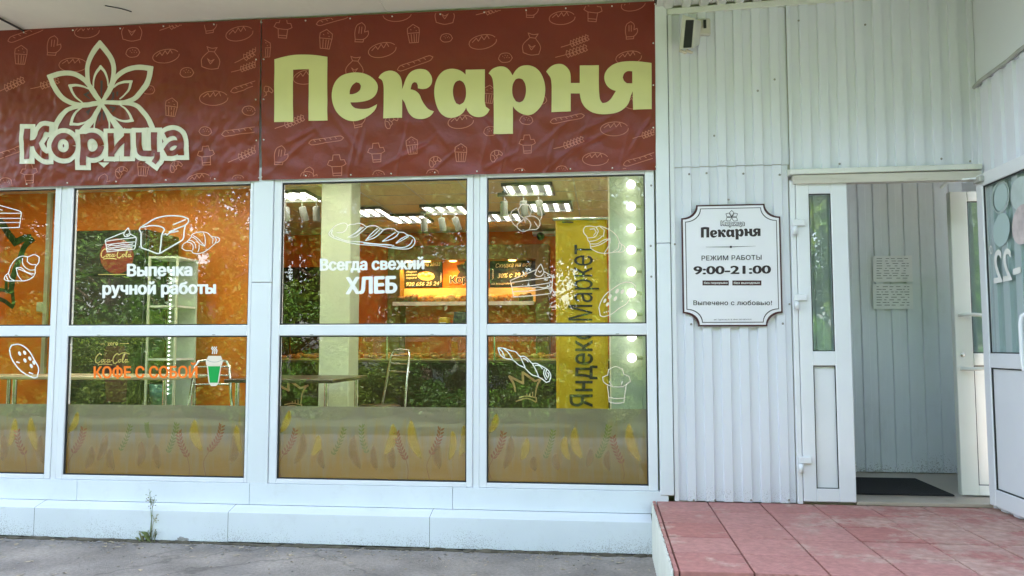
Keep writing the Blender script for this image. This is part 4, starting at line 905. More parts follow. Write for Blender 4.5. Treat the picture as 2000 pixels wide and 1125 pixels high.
def banner(name, label, c00, c10, c11, c01, nx, nz):   # bottom-left, bottom-right, top-right, top-left (photo pixels)
    A, B, C, D = [P(*c, YBN) for c in (c00, c10, c11, c01)]
    t = thing(name, label, 'banner', (A+B)/2); m = MB(); vv = []
    for i in range(nx+1):
        for k in range(nz+1):
            u, v = i/nx, k/nz; p = (A+(B-A)*u)*(1-v)+(D+(C-D)*u)*v; vv.append((p.x, YBN-bdisp(p.x, p.z), p.z))
    m.add(vv, [(i*(nz+1)+k, (i+1)*(nz+1)+k, (i+1)*(nz+1)+k+1, i*(nz+1)+k+1) for i in range(nx) for k in range(nz)], 0, True)
    m.build('vinyl_sheet', 'banner', t)
    rp = random.Random(nx); pts = []
    for u in [i/9 for i in range(10)]: pts += [(c00[0]+(c10[0]-c00[0])*u, c00[1]+(c10[1]-c00[1])*u-6), (c01[0]+(c11[0]-c01[0])*u, c01[1]+(c11[1]-c01[1])*u+6)]
    for v in (.25, .5, .75): pts += [(c00[0]+5, c00[1]+(c01[1]-c00[1])*v), (c10[0]-5, c10[1]+(c11[1]-c10[1])*v)]
    g0 = None
    for x, y in pts:
        if x < -15: continue
        q = on_banner(x+rp.uniform(-8, 8)*(0 if x > 1270 or abs(x-508) < 12 else 1), y, .002)
        if g0 is None:
            m = MB(); m.lathe((q.x, q.y, q.z), [(0, -.004), (.005, -.003), (.006, .003)], 8, axis='y'); g0 = m.build('nail', 'steel_dot', t); q0 = q
        else:
            c = g0.copy(); COL.objects.link(c); c.parent = t; c.matrix_parent_inverse = g0.matrix_parent_inverse.copy(); c.location = g0.location+(q-q0)
    return t
bl = banner('shop_banner', 'wrinkled dark red banner with a pale petalled flower emblem above an outlined name', (-320, 376), (505.5, 353), (510, 37.6), (-320, 73), 270, 92)
br = banner('shop_banner', 'dark red banner with big pale yellow lettering over the right windows', (510.5, 351.5), (1281, 332), (1279, 2), (511.5, 38), 260, 96)
# line drawings printed over the cloth
def ic_bread(): return [ellipse(0, 0, 1, .5), [(-.75, -.1), (-.4, -.35), (-.3, -.1)], [(-.3, -.1), (0, -.42), (.12, -.12)], [(.12, -.12), (.4, -.42), (.5, -.12)]]
def ic_bun(): return [[(-1, .1), (-.7, -.5), (0, -.7), (.7, -.5), (1, .1), (.6, .55), (0, .65), (-.6, .55), (-1, .1)]]+[[(x, y), (x+.1, y+.08)] for x, y in ((-.4, -.3), (-.05, -.42), (.3, -.3), (-.2, -.05), (.15, -.08), (.5, -.02))]
def ic_cup(): return [[(-.62, -.1), (-.6, -.6), (0, -1), (.6, -.6), (.62, -.1), (-.62, -.1)], [(-.6, -.08), (-.45, .9), (.45, .9), (.6, -.08)], [(-.25, 0), (-.2, .85)], [(.05, 0), (.05, .85)], [(.32, 0), (.25, .85)], [(-.3, -.5), (-.2, -.42)], [(.1, -.7), (.2, -.6)], [(.25, -.35), (.35, -.3)]]
def ic_mitt(): return [[(-.5, .7), (-.6, 0), (-.45, -.7), (0, -1), (.35, -.7), (.35, -.1), (.7, -.25), (.75, .1), (.35, .6), (-.5, .7)], [(-.5, .7), (-.5, .95), (.3, .9), (.35, .6)], [(-.2, -.6), (-.2, .1)], [(.05, -.6), (.05, .1)]]
def ic_hat(): return [[(-.5, .1), (-.9, -.1), (-.7, -.5), (-.4, -.5), (-.3, -1), (.3, -1), (.4, -.5), (.75, -.5), (.9, -.1), (.5, .1), (-.5, .1)], [(-.48, .1), (-.4, 1), (.4, 1), (.48, .1)], [(-.42, .75), (.42, .75)]]
def ic_sack(): return [[(-.25, -.55), (-.8, .2), (-.7, .85), (0, 1), (.7, .85), (.8, .2), (.25, -.55), (-.25, -.55)], [(-.25, -.55), (-.45, -.95), (0, -.85), (.45, -.95), (.25, -.55)], [(0, .55), (-.3, .1), (0, .3)], [(0, .55), (.3, .1), (0, .3)]]
def ic_wheat():
    o = [[(-1.1, .35), (-.3, .15), (1, -.3)]]
    for k in range(6):
        x = -.35+k*.24; y = .15-k*.08; o += [[(x, y), (x+.05, y-.28), (x+.26, y-.18), (x+.2, y-.03)], [(x, y), (x+.15, y+.22), (x+.32, y+.1), (x+.2, y-.03)]]
    return o
def ic_baguette(): return [[(-1.2, .18), (-1, -.02), (0, -.14), (1, -.28), (1.2, -.15), (1, .02), (0, .17), (-1, .3), (-1.2, .18)]]+[[(-.85+k*.36, -.02-k*.05), (-.72+k*.36, .1-k*.045)] for k in range(5)]
def ic_croi(): return [[(-.8, .5), (-.75, -.2), (-.2, -.65), (.4, -.6), (.85, -.2), (.7, .05), (.35, -.15), (0, .05), (.1, .35), (-.15, .55), (-.3, .85), (-.6, .85), (-.8, .5)], [(-.2, -.6), (-.25, -.1), (0, .05)], [(-.7, -.1), (-.35, .1), (-.25, .5)], [(.3, -.55), (.3, -.15)]]
IC = dict(b=ic_bread, u=ic_bun, c=ic_cup, m=ic_mitt, h=ic_hat, s=ic_sack, w=ic_wheat, g=ic_baguette, r=ic_croi)
SZ = dict(b=26, u=13, c=19, m=19, h=19, s=23, w=26, g=30, r=15)
LB = [('c', 41, 108), ('m', 105, 90), ('b', 143, 127), ('b', 170, 62), ('s', 258, 56), ('u', 260, 103), ('b', 325, 110), ('w', 340, 48), ('m', 410, 48), ('s', 412, 113), ('b', 468, 66), ('u', 365, 142), ('w', 485, 108), ('w', 478, 132), ('g', 484, 168), ('b', 418, 192), ('c', 335, 210), ('u', 487, 217), ('u', 402, 257), ('g', 470, 257), ('w', 475, 303), ('h', 403, 304), ('r', 237, 335), ('r', 345, 325), ('c', 280, 328), ('h', 58, 339), ('w', 18, 168), ('u', 291, 176), ('g', 20, 297), ('g', 52, 66), ('u', 12, 357), ('m', 203, 357), ('u', 465, 351), ('b', 388, 352), ('w', 88, 165)]
RB = [('h', 553, 55), ('c', 636, 77), ('m', 705, 64), ('g', 650, 38), ('b', 776, 28), ('b', 747, 98), ('c', 808, 67), ('s', 869, 25), ('u', 872, 75), ('w', 957, 20), ('b', 943, 82), ('u', 987, 113), ('g', 811, 124), ('s', 693, 131), ('c', 518, 96), ('r', 520, 180), ('c', 955, 185), ('w', 565, 240), ('g', 637, 274), ('m', 548, 304), ('h', 658, 323), ('h', 735, 298), ('c', 805, 285), ('c', 900, 299), ('r', 850, 315), ('r', 970, 304), ('m', 605, 346), ('b', 900, 238), ('u', 958, 257), ('r', 765, 237), ('h', 1158, 22), ('m', 1038, 18), ('b', 1098, 35), ('b', 1237, 9), ('s', 1039, 86), ('w', 1122, 82), ('w', 1115, 102), ('b', 1228, 113), ('u', 1028, 235), ('g', 1108, 232), ('b', 1200, 252), ('w', 1262, 262), ('h', 1030, 282), ('w', 1110, 281), ('b', 1163, 311), ('g', 1252, 311), ('u', 1015, 338), ('u', 1097, 333), ('r', 1220, 340), ('m', 700, 232), ('u', 600, 345), ('u', 845, 340), ('u', 1055, 195), ('b', 1245, 200), ('u', 740, 342), ('m', 1232, 60), ('b', 600, 150)]
for lst, par in ((LB, bl), (RB, br)):
    mbi = MB(); rp = random.Random(5)
    for k, x, y in lst:
        s = SZ[k]*rp.uniform(.92, 1.08); a = rp.uniform(-.12, .12)-(.12 if k in 'bgw' else 0); c_, s_ = math.cos(a), math.sin(a); lim = 502 if par is bl else 1280; lo_ = -400 if par is bl else 514
        for st in IC[k]():
            pts = [(x+s*(u*c_-v*s_), y+s*(u*s_+v*c_)) for u, v in st]
            top = lambda X: 40+(58-40)*(502-X)/502 if par is bl else 38-36*(X-516)/763
            bot = lambda X: (364 if par is bl else 351)-.025*(X-(0 if par is bl else 512))
            ok = lambda p: lo_+2 < p[0] < lim-2 and top(p[0])+3 < p[1] < bot(p[0])-3
            if len(pts) > 2 and not all(ok(p) for p in pts):
                pts = [(a_.x, a_.y) for a_ in smooth_pts(pts, False, 6)]
            run = []
            for p in pts+[None]:
                if p is not None and ok(p): run.append(p)
                else:
                    if len(run) > 1: ribbon(mbi, run, 1.35, on_banner, sub=4, off=.0025)
                    run = []
    mbi.build('printed_pattern', 'banner_line', par)
# large lettering
def cut(mb, step=.03):
    """slice flat lettering on a grid so that it can follow the folds"""
    me = bpy.data.meshes.new('c'); me.from_pydata([tuple(v) for v in mb.v], [], mb.f); bm = bmesh.new(); bm.from_mesh(me)
    bmesh.ops.remove_doubles(bm, verts=bm.verts, dist=1e-5)
    for ax in (0, 2):
        lo, hi = min(v.co[ax] for v in bm.verts), max(v.co[ax] for v in bm.verts); c = math.ceil(lo/step)*step
        while c < hi:
            co = Vector((0, 0, 0)); co[ax] = c; no = Vector((0, 0, 0)); no[ax] = 1
            bmesh.ops.bisect_plane(bm, geom=bm.verts[:]+bm.edges[:]+bm.faces[:], plane_co=co, plane_no=no, dist=1e-6); c += step
    o = MB(); bm.verts.index_update(); o.v = [v.co.copy() for v in bm.verts]; o.f = [[v.index for v in f.verts] for f in bm.faces]; o.mi = [0]*len(o.f); o.sm = [True]*len(o.f)
    bm.free(); bpy.data.meshes.remove(me); return o
flat = lambda x, y, o=0.0: P(x, y, YBN)
GL = [
 ((520, 90), [(103, 165), (200, 138), (330, 112), (450, 106), (600, 112), (748, 132), (748, 908), (520, 915), (520, 280), (330, 290), (330, 925), (103, 932)], []),
 ((520, 90), [(1355, 712), (1340, 760), (1280, 830), (1190, 890), (1090, 918), (990, 905), (900, 850), (840, 770), (805, 660), (805, 560), (840, 450), (910, 370), (1000, 335), (1110, 325), (1220, 345), (1310, 400), (1360, 470), (1362, 540), (1330, 610), (1260, 660), (1150, 685), (1030, 690), (1040, 715), (1080, 755), (1160, 770), (1250, 762), (1320, 730)],
  [[(1020, 590), (1025, 540), (1055, 480), (1100, 445), (1140, 455), (1160, 490), (1150, 535), (1115, 570), (1060, 590)]]),
 ((720, 90), [(122, 390), (150, 350), (200, 315), (265, 302), (330, 318), (385, 370), (408, 440), (412, 530), (430, 480), (460, 400), (510, 330), (570, 295), (640, 285), (710, 300), (755, 345), (778, 410), (765, 470), (720, 515), (660, 528), (605, 520), (600, 475), (585, 450), (560, 445), (535, 465), (515, 532), (570, 548), (620, 590), (650, 660), (690, 725), (740, 775), (798, 797), (770, 840), (720, 875), (640, 893), (560, 880), (500, 830), (465, 760), (440, 690), (412, 650), (412, 880), (180, 885), (185, 700), (188, 560), (183, 470), (165, 420)], []),
 ((720, 90), [(1185, 290), (1420, 285), (1420, 560), (1418, 680), (1430, 740), (1478, 775), (1450, 820), (1390, 862), (1320, 868), (1250, 840), (1210, 795), (1192, 755), (1160, 810), (1110, 850), (1040, 875), (960, 872), (880, 820), (830, 730), (805, 620), (805, 520), (825, 430), (870, 350), (930, 300), (1010, 280), (1090, 290), (1150, 320), (1185, 352)],
  [[(1112, 422), (1150, 440), (1180, 490), (1190, 570), (1180, 640), (1155, 690), (1112, 718), (1070, 700), (1045, 650), (1030, 570), (1040, 490), (1070, 440)]]),
 ((920, 90), [(215, 335), (250, 290), (300, 262), (360, 250), (420, 260), (470, 300), (508, 360), (550, 295), (610, 250), (690, 238), (770, 258), (835, 310), (880, 390), (905, 500), (900, 610), (870, 710), (810, 790), (740, 838), (670, 845), (600, 820), (545, 780), (513, 740), (513, 1075), (278, 1080), (278, 700), (275, 500), (262, 400), (240, 360)],
  [[(585, 398), (630, 410), (660, 460), (672, 540), (660, 620), (630, 675), (590, 693), (550, 680), (515, 620), (503, 540), (515, 460), (545, 410)]]),
 ((1050, 90), [(105, 312), (140, 270), (190, 235), (250, 220), (310, 228), (360, 265), (395, 320), (405, 400), (405, 452), (515, 452), (515, 238), (748, 232), (748, 480), (752, 580), (765, 660), (792, 700), (840, 690), (890, 650), (930, 590), (955, 550), (900, 530), (850, 490), (820, 430), (815, 370), (835, 310), (890, 250), (970, 210), (1080, 190), (1200, 188), (1390, 212), (1392, 775), (1165, 780), (1160, 555), (1135, 620), (1110, 700), (1060, 760), (980, 810), (880, 832), (760, 832), (670, 810), (590, 760), (545, 700), (525, 640), (515, 583), (405, 583), (405, 800), (170, 812), (172, 600), (170, 460), (158, 390), (130, 345)],
  [[(1155, 315), (1155, 460), (1090, 460), (1055, 430), (1040, 390), (1055, 345), (1095, 315)]])]
for (ox, oy), out, holes in GL:
    g = MB(); flatpoly(g, tr(ox, oy, 6.25, out), flat, [tr(ox, oy, 6.25, h) for h in holes], sub=5, corner=38)
    g = cut(g); g.v = [Vector((v.x, YBN-bdisp(v.x, v.z)-.0055, v.z)) for v in g.v]; g.build('letter', 'banner_yellow', br)
# flower emblem
fl = MB(); F_ = lambda q: tr(80, 70, 6.25, q)
def pet(q, w, off=.004, mi=0): ribbon(fl, F_(q), [w[0]/6.25, w[1]/6.25], on_banner, sub=7, off=off, mi=mi, cap=w[0]/6.25*.42 if len(w) > 2 else 0, nw=3)
for q in ([(720, 95), (660, 170), (605, 270), (572, 370), (565, 460), (580, 560), (620, 660), (680, 750), (740, 820)], [(720, 95), (800, 190), (860, 280), (890, 370), (893, 450), (870, 560), (830, 650), (790, 740), (745, 820)],
          [(120, 505), (220, 470), (330, 457), (430, 475), (520, 530), (590, 600), (650, 680), (700, 760), (740, 815)], [(120, 505), (150, 590), (200, 680), (270, 760), (350, 810), (450, 840), (560, 840), (660, 825), (740, 815)],
          [(1345, 405), (1230, 388), (1130, 395), (1030, 425), (950, 485), (890, 560), (850, 650), (800, 740), (745, 815)], [(1345, 405), (1330, 500), (1290, 590), (1230, 680), (1150, 760), (1050, 810), (940, 820), (840, 815), (745, 815)]):
    pet(q, (66, 46, 1))
pet([(740, 825), (620, 845), (500, 855), (390, 880), (300, 930), (240, 1000), (190, 1100), (165, 1180)], (44, 66)); pet([(740, 830), (690, 930), (640, 1020), (570, 1100), (500, 1180)], (40, 90))
pet([(745, 820), (860, 815), (980, 825), (1100, 830), (1180, 860), (1250, 930), (1310, 1010), (1355, 1110), (1375, 1190)], (44, 66)); pet([(745, 830), (800, 920), (860, 1010), (920, 1090), (990, 1180)], (40, 90))
for q in ([(740, 840), (690, 950), (665, 1040), (650, 1150)], [(750, 840), (800, 950), (828, 1040), (838, 1150)],
          [(730, 380), (680, 450), (652, 530), (645, 620)], [(730, 380), (780, 440), (810, 520), (818, 600)], [(360, 615), (440, 605), (520, 620), (590, 650)], [(360, 615), (390, 690), (430, 750), (500, 810)],
          [(1110, 565), (1020, 565), (940, 590), (870, 640)], [(1110, 565), (1090, 640), (1050, 700), (980, 765)], [(375, 1080), (400, 990), (450, 910), (520, 860)], [(375, 1080), (470, 1080), (540, 1060), (600, 1025)], [(1120, 1035), (1090, 960), (1040, 895), (980, 850)], [(1120, 1035), (1040, 1045), (960, 1030), (880, 990)]):
    pet(q, (36, 16, 1))
disc(fl, *F_([(742, 822)])[0], 7, 7, on_banner, off=.004)
fl.build('flower_emblem', 'banner_cream', bl)
for q in ([(738, 545), (735, 640), (742, 740)], [(590, 690), (540, 720), (600, 770)], [(880, 690), (890, 760), (850, 800)], [(930, 680), (935, 740)], [(560, 940), (600, 900), (580, 970)], [(840, 870), (900, 880), (870, 930)], [(720, 930), (715, 1040)], [(765, 920), (770, 1030)]):
    sm_ = MB(); ribbon(sm_, F_(q), [4.5, 2.5], on_banner, sub=4, off=.002); sm_.build('dark_residue', 'smudge', bl)
K6 = lambda q: tr(20, 220, 7.5, q); K7 = lambda q: tr(200, 220, 7.5, q)
ST = [(K6([(265, 240), (258, 685)]), 90), (K6([(300, 462), (395, 430), (440, 360), (475, 285), (520, 245), (585, 252)]), 88), (K6([(390, 455), (440, 560), (490, 620), (540, 648), (582, 648)]), 88),
      (K6(ellipse(795, 490, 128, 142, 0, 16)+[(923, 490)]), 92), (K6([(1080, 320), (1075, 775)]), 90), (K6(ellipse(1212, 482, 118, 140, 0, 16)+[(1330, 482)]), 92),
      (K7([(135, 305), (135, 645)]), 88), (K7([(368, 305), (368, 645)]), 88), (K7([(140, 600), (365, 345)]), 72),
      (K7([(545, 295), (545, 520), (570, 585), (640, 600), (760, 600)]), 88), (K7([(765, 290), (765, 600)]), 90), (K7([(812, 580), (808, 670), (760, 740)]), 84),
      (K7([(935, 340), (1000, 310), (1070, 305), (1130, 345), (1158, 420), (1165, 630)]), 88), (K7([(1155, 470), (1080, 450), (990, 490), (955, 545), (985, 600), (1060, 600), (1120, 560), (1155, 500)]), 80)]
ol = MB()
for q, w in ST: ribbon(ol, q, (w+140)/7.5, on_banner, sub=9, off=.0062, cap=68/7.5, corner=60, nw=10)
flatpoly(ol, K6([(1290, 730), (1370, 805), (1450, 730)]), on_banner, off=.0052, smooth=False)
ol.build('letter_outline', 'banner_cream', bl)
lt = MB()
for q, w in ST: ribbon(lt, q, w/7.5, on_banner, sub=9, off=.0095, corner=60, nw=6)
lt.build('lettering', 'banner', bl)

# ------------------------------------------------------------------ stickers on the glass
GY = .0185; pg = on_plane(GY)
def sticker(strokes, w, label, mt_='decal_white', name='window_sticker', cat='sticker', dots=(), grp=None):
    m = MB()
    for q in strokes: ribbon(m, q, w, pg, sub=4)
    for d in dots: disc(m, *d[:4], pg, d[4] if len(d) > 4 else 0)
    return m.build(name, mt_, label=label, cat=cat, group=grp, solid=.0006)
a8 = lambda q: tr(190, 410, 8, q)
G = 'line drawing stickers on the windows'
sticker([a8(q) for q in ([(125, 480), (140, 560), (155, 655), (300, 640), (480, 625), (575, 615), (590, 590), (612, 430)], [(125, 480), (140, 465), (430, 345)], [(515, 375), (612, 430)], [(135, 490), (300, 465), (470, 445), (605, 430)], [(145, 545), (300, 525), (585, 500)], [(150, 600), (300, 585), (585, 560)],
  [(160, 575), (220, 550), (300, 562), (380, 545), (470, 548), (560, 530)], [(165, 628), (230, 612), (320, 622), (420, 600), (550, 590)], [(485, 280), (440, 330), (415, 380), (430, 415), (480, 415), (515, 385), (500, 330), (485, 280)], [(450, 380), (470, 400), (490, 370)])], 1.8, 'white outline sticker of a cake slice left of the drawn loaf', grp=G)
sticker([a8(q) for q in ([(670, 280), (660, 310), (685, 360), (685, 480), (685, 560), (700, 595), (800, 630), (930, 680), (975, 680), (985, 620), (1000, 480), (1010, 390), (1050, 310), (1030, 280), (960, 255), (850, 245), (750, 262), (690, 275)], [(670, 280), (780, 210), (900, 140), (1050, 100), (1200, 92), (1350, 110), (1420, 140), (1425, 180), (1380, 235), (1250, 290), (1130, 360), (1080, 400)],
  [(1380, 235), (1360, 320), (1350, 430), (1330, 470), (1200, 550), (1080, 620), (980, 680)], [(1180, 235), (1380, 150)], [(1130, 360), (1270, 330)], [(1120, 345), (1230, 300)], [(1030, 390), (1080, 370)])], 2.6, 'large white outline sticker of a tin loaf of bread', grp=G)
sticker([a8(q) for q in ([(1330, 560), (1325, 600), (1380, 635), (1470, 640), (1500, 675), (1600, 680), (1700, 640), (1800, 560), (1850, 520), (1900, 490), (1910, 450), (1880, 430), (1780, 410), (1720, 360), (1620, 345), (1530, 360), (1480, 390), (1470, 420), (1410, 490), (1350, 530), (1330, 560)], [(1400, 500), (1470, 520), (1500, 580), (1490, 635)], [(1420, 470), (1490, 490), (1530, 540), (1540, 600)],
  [(1470, 420), (1530, 450), (1600, 530), (1680, 570), (1690, 500), (1680, 420), (1660, 360)], [(1500, 400), (1560, 440), (1620, 500), (1680, 570)], [(1590, 540), (1590, 610), (1570, 660)], [(1770, 410), (1810, 450), (1800, 530)], [(1840, 430), (1860, 470), (1840, 520)])], 1.5, 'white outline sticker of a croissant right of the drawn loaf', grp=G)
b10 = lambda q: tr(630, 425, 10, q)
sticker([b10(q) for q in ([(120, 310), (180, 230), (270, 150), (400, 110), (460, 115), (490, 155), (540, 135), (620, 130), (700, 110), (780, 130), (860, 185), (950, 160), (1060, 170), (1120, 210), (1180, 235), (1280, 215), (1400, 225), (1470, 280), (1580, 290), (1660, 340), (1740, 365), (1800, 430), (1790, 520), (1720, 590), (1620, 615), (1400, 600), (1100, 550), (800, 530), (560, 500), (340, 440), (200, 390), (130, 340), (120, 310)],
  [(270, 295), (400, 285), (470, 220), (490, 155)], [(490, 385), (640, 300), (760, 180)], [(490, 385), (640, 370), (760, 280), (870, 185)], [(840, 450), (960, 310), (1080, 210)], [(840, 450), (1000, 400), (1100, 330), (1200, 230)], [(1165, 465), (1300, 370), (1430, 285)], [(1165, 465), (1320, 430), (1430, 370), (1490, 300)], [(1430, 500), (1540, 410), (1660, 350)], [(1440, 505), (1560, 440), (1680, 370)],
  [(250, 370), (450, 450), (700, 470), (1000, 510), (1350, 535)], [(800, 500), (1100, 525), (1400, 545)], [(1350, 570), (1600, 580), (1720, 510), (1760, 430)], [(190, 240), (170, 320), (230, 380)], [(550, 360), (700, 270), (800, 185)], [(880, 415), (1000, 340), (1120, 230)])], 1.7, 'long white outline sticker of a plaited loaf above the white bread lettering', grp=G)
c5 = lambda q: tr(980, 390, 5.625, q)
sticker([c5(q) for q in ([(245, 205), (200, 170), (180, 110), (220, 50), (290, 60), (330, 110), (310, 170), (260, 195)], [(240, 215), (170, 270), (170, 310), (230, 350), (300, 330), (320, 270), (290, 220), (250, 195)], [(260, 190), (340, 180), (410, 220), (420, 270), (380, 330), (310, 330)], [(170, 90), (110, 130), (100, 200), (130, 270), (170, 300)], [(420, 80), (442, 170), (425, 225)], [(360, 240), (390, 290), (410, 310)], [(250, 215), (260, 260)])], 1.5, 'thin cream outline sticker of a five petal flower below the track lights', 'decal_cream', grp=G)
sticker([c5(q) for q in ([(90, 890), (380, 770)], [(465, 790), (560, 840), (555, 920), (545, 1010), (530, 1030), (330, 1055), (130, 1070), (110, 960), (95, 890)], [(110, 910), (330, 880), (560, 850)], [(110, 960), (330, 945), (550, 910)], [(120, 1010), (330, 1000), (550, 965)], [(430, 705), (390, 760), (365, 820), (390, 840), (430, 840), (465, 800), (450, 750), (430, 705)], [(400, 780), (420, 800), (440, 780)], [(330, 975), (400, 960), (460, 970), (530, 950)])], 1.8, 'cream outline sticker of a cake slice over the discount board', 'decal_cream', grp=G)
d5 = lambda q: tr(1120, 430, 5.625, q)
sticker([d5(q) for q in ([(110, 100), (130, 70), (190, 65), (250, 75), (290, 65), (350, 85), (420, 120), (480, 180), (510, 250), (560, 290), (570, 320), (540, 350), (470, 350), (400, 360), (330, 365), (260, 350), (190, 310), (180, 250), (160, 220), (150, 185), (115, 140), (110, 100)], [(250, 80), (275, 120), (240, 180), (160, 195)], [(180, 100), (230, 95), (250, 130), (220, 170)], [(290, 70), (340, 110), (330, 180)], [(170, 235), (250, 220), (300, 190), (320, 170)], [(180, 260), (260, 260), (330, 220), (405, 200), (400, 260), (340, 360)], [(190, 295), (290, 270), (405, 200)], [(500, 250), (490, 310), (430, 350)], [(525, 270), (520, 320), (490, 350)])], 1.5, 'cream outline sticker of a croissant overlapping the yellow banner', 'decal_cream', grp=G)
sticker([d5([(280, 960), (300, 900), (350, 820), (440, 750), (540, 690), (630, 685), (680, 720), (675, 780), (620, 860), (580, 920), (500, 970), (420, 1030), (330, 1060), (295, 1050), (280, 960)])]+[d5([(335+k*22, 1020-k*6), (342+k*22, 1008-k*6)]) for k in range(3)]+[d5([(530, 895), (545, 885)])], 1.7, 'cream outline sticker of a dotted oval roll beside the round bulbs', 'decal_cream', grp=G,
  dots=[(*d5([(x, y)])[0], 3, 5.2, .55) for x, y in ((480, 780), (538, 785), (400, 840), (460, 862))]+[(*d5([(x, y)])[0], 2.4, 4.4, .5) for x, y in ((345, 885), (375, 925))])
e8 = lambda q: tr(960, 660, 8.036, q)
sticker([e8(q) for q in ([(100, 155), (180, 160), (300, 200), (380, 220), (450, 290), (510, 290), (590, 350), (640, 400), (700, 400), (800, 450), (890, 510), (930, 590), (910, 680), (860, 700), (800, 650), (730, 610), (640, 580), (560, 510), (520, 470), (420, 420), (340, 350), (210, 320), (140, 270), (100, 155)], [(180, 160), (270, 240), (340, 350)], [(100, 155), (170, 220), (210, 320)], [(450, 290), (500, 400), (530, 470)], [(640, 400), (700, 510), (740, 610)], [(830, 490), (820, 560), (850, 640), (870, 655)], [(870, 490), (850, 560), (880, 630), (900, 580), (880, 540)], [(680, 430), (760, 440), (800, 490)], [(490, 320), (540, 340), (580, 380)])], 2.0, 'white outline sticker of a twisted baguette above the painted crown', grp=G)
f3 = lambda q: tr(900, 640, 3.517, q)
sticker([f3(q) for q in ([(1010, 395), (980, 370), (975, 340), (1010, 325), (1015, 290), (1060, 268), (1110, 285), (1120, 320), (1155, 335), (1165, 370), (1130, 395)], [(1005, 390), (1040, 405), (1110, 405), (1140, 390)], [(1008, 400), (1020, 510), (1060, 520), (1120, 515), (1135, 395)], [(1020, 480), (1075, 488), (1130, 482)], [(1020, 370), (1040, 400)], [(1110, 370), (1100, 400)])], 1.5, 'pale outline sticker of a cupcake below the round bulbs', 'decal_cream', grp=G)
g4 = lambda q: tr(0, 390, 4.89, q)
sticker([g4(q) for q in ([(40, 760), (50, 730), (80, 700), (100, 640), (150, 570), (210, 540), (270, 545), (330, 525), (375, 550), (370, 600), (340, 640), (330, 720), (260, 770), (150, 775), (70, 775), (40, 760)], [(265, 545), (260, 590), (300, 620), (345, 620)], [(215, 560), (220, 620), (280, 670), (340, 670)], [(155, 650), (200, 650), (250, 690), (325, 710)], [(155, 650), (170, 720), (210, 775)], [(160, 655), (220, 680), (310, 722)], [(80, 700), (100, 750), (140, 775)], [(60, 730), (80, 775)])], 1.7, 'white outline sticker of a croissant at the left edge, over the green painted crown', grp=G)
sticker([g4(q) for q in ([(-150, 10), (0, 55), (190, 110), (205, 125), (185, 265), (0, 270), (-150, 268)], [(-150, 130), (200, 130)], [(-150, 180), (195, 178)], [(-150, 220), (190, 218)], [(0, 95), (25, 100)])], 1.7, 'white outline sticker of a cake slice cut off at the left edge', grp=G)
h3 = lambda q: tr(0, 640, 3.515, q)
sticker([h3([(65, 150), (80, 120), (130, 115), (190, 150), (240, 230), (265, 280), (255, 340), (235, 345), (160, 310), (110, 260), (75, 200), (65, 150)]), h3([(112, 235), (135, 242)]), h3([(198, 308), (228, 318)])], 2.4, 'white outline sticker of a dotted oval roll in the lower left window', grp=G, dots=[(*h3([(x, y)])[0], 2.6, 4.4, -.45) for x, y in ((135, 178), (170, 172), (205, 212), (172, 225), (215, 262), (232, 240))])
def letters(body, p0, p1, cap, wt, label, mt_='decal_white', sp=1.0):
    m = MB()
    for bd, q0, q1 in (zip(body, p0, p1)): text(m, bd, q0, q1, cap, pg, wt, 0, sp)
    return m.build('window_lettering', mt_, label=label, cat='lettering', solid=.0006)
letters(['Выпечка', 'ручной работы'], [(248, 539), (200, 575)], [(376, 538), (422, 573)], 23, .05, 'white two line lettering under the drawn tin loaf')
m_ = MB(); text(m_, 'Всегда свежий', (625, 528), (829, 525), 22, pg, .052); text(m_, 'ХЛЕБ', (675, 573.5), (776, 571), 31, pg, .06); m_.build('window_lettering', 'decal_white', label='white two line lettering under the drawn plaited loaf', cat='lettering', solid=.0006)
letters(['КОФЕ С СОБОЙ'], [(183, 738.5)], [(386, 737.5)], 22.5, .034, 'orange coffee lettering beside the green cup', 'decal_orange')
cu = thing('coffee_cup_sticker', 'green and white takeaway coffee cup sticker beside the orange lettering', 'sticker', P(418, 755, GY)); i5 = lambda q: tr(120, 640, 5.263, q)
m_ = MB(); flatpoly(m_, i5([(1495, 385), (1645, 385), (1614, 570), (1590, 600), (1540, 600), (1516, 570)]), pg, off=.0008); m_.build('cup_body', 'decal_cream', cu)
m_ = MB(); flatpoly(m_, i5([(1507, 396), (1634, 396), (1606, 566), (1526, 566)]), pg, off=.0016, smooth=False); m_.build('cup_sleeve', 'decal_green', cu)
m_ = MB(); flatpoly(m_, i5([(1512, 290), (1640, 290), (1662, 345), (1650, 384), (1490, 384), (1484, 345)]), pg, off=.0024, smooth=False); m_.build('cup_lid', 'decal_cream', cu)
m_ = MB(); ribbon(m_, i5([(1495, 330), (1540, 350), (1610, 350), (1655, 330)]), .8, pg, off=.0034); m_.build('lid_line', 'decal_grey', cu)
m_ = MB()
for k in range(3): ribbon(m_, i5([(1555+k*20, 195), (1545+k*20, 215), (1560+k*20, 235), (1550+k*20, 270)]), 1.8, pg)
m_.build('steam', 'decal_white', cu)
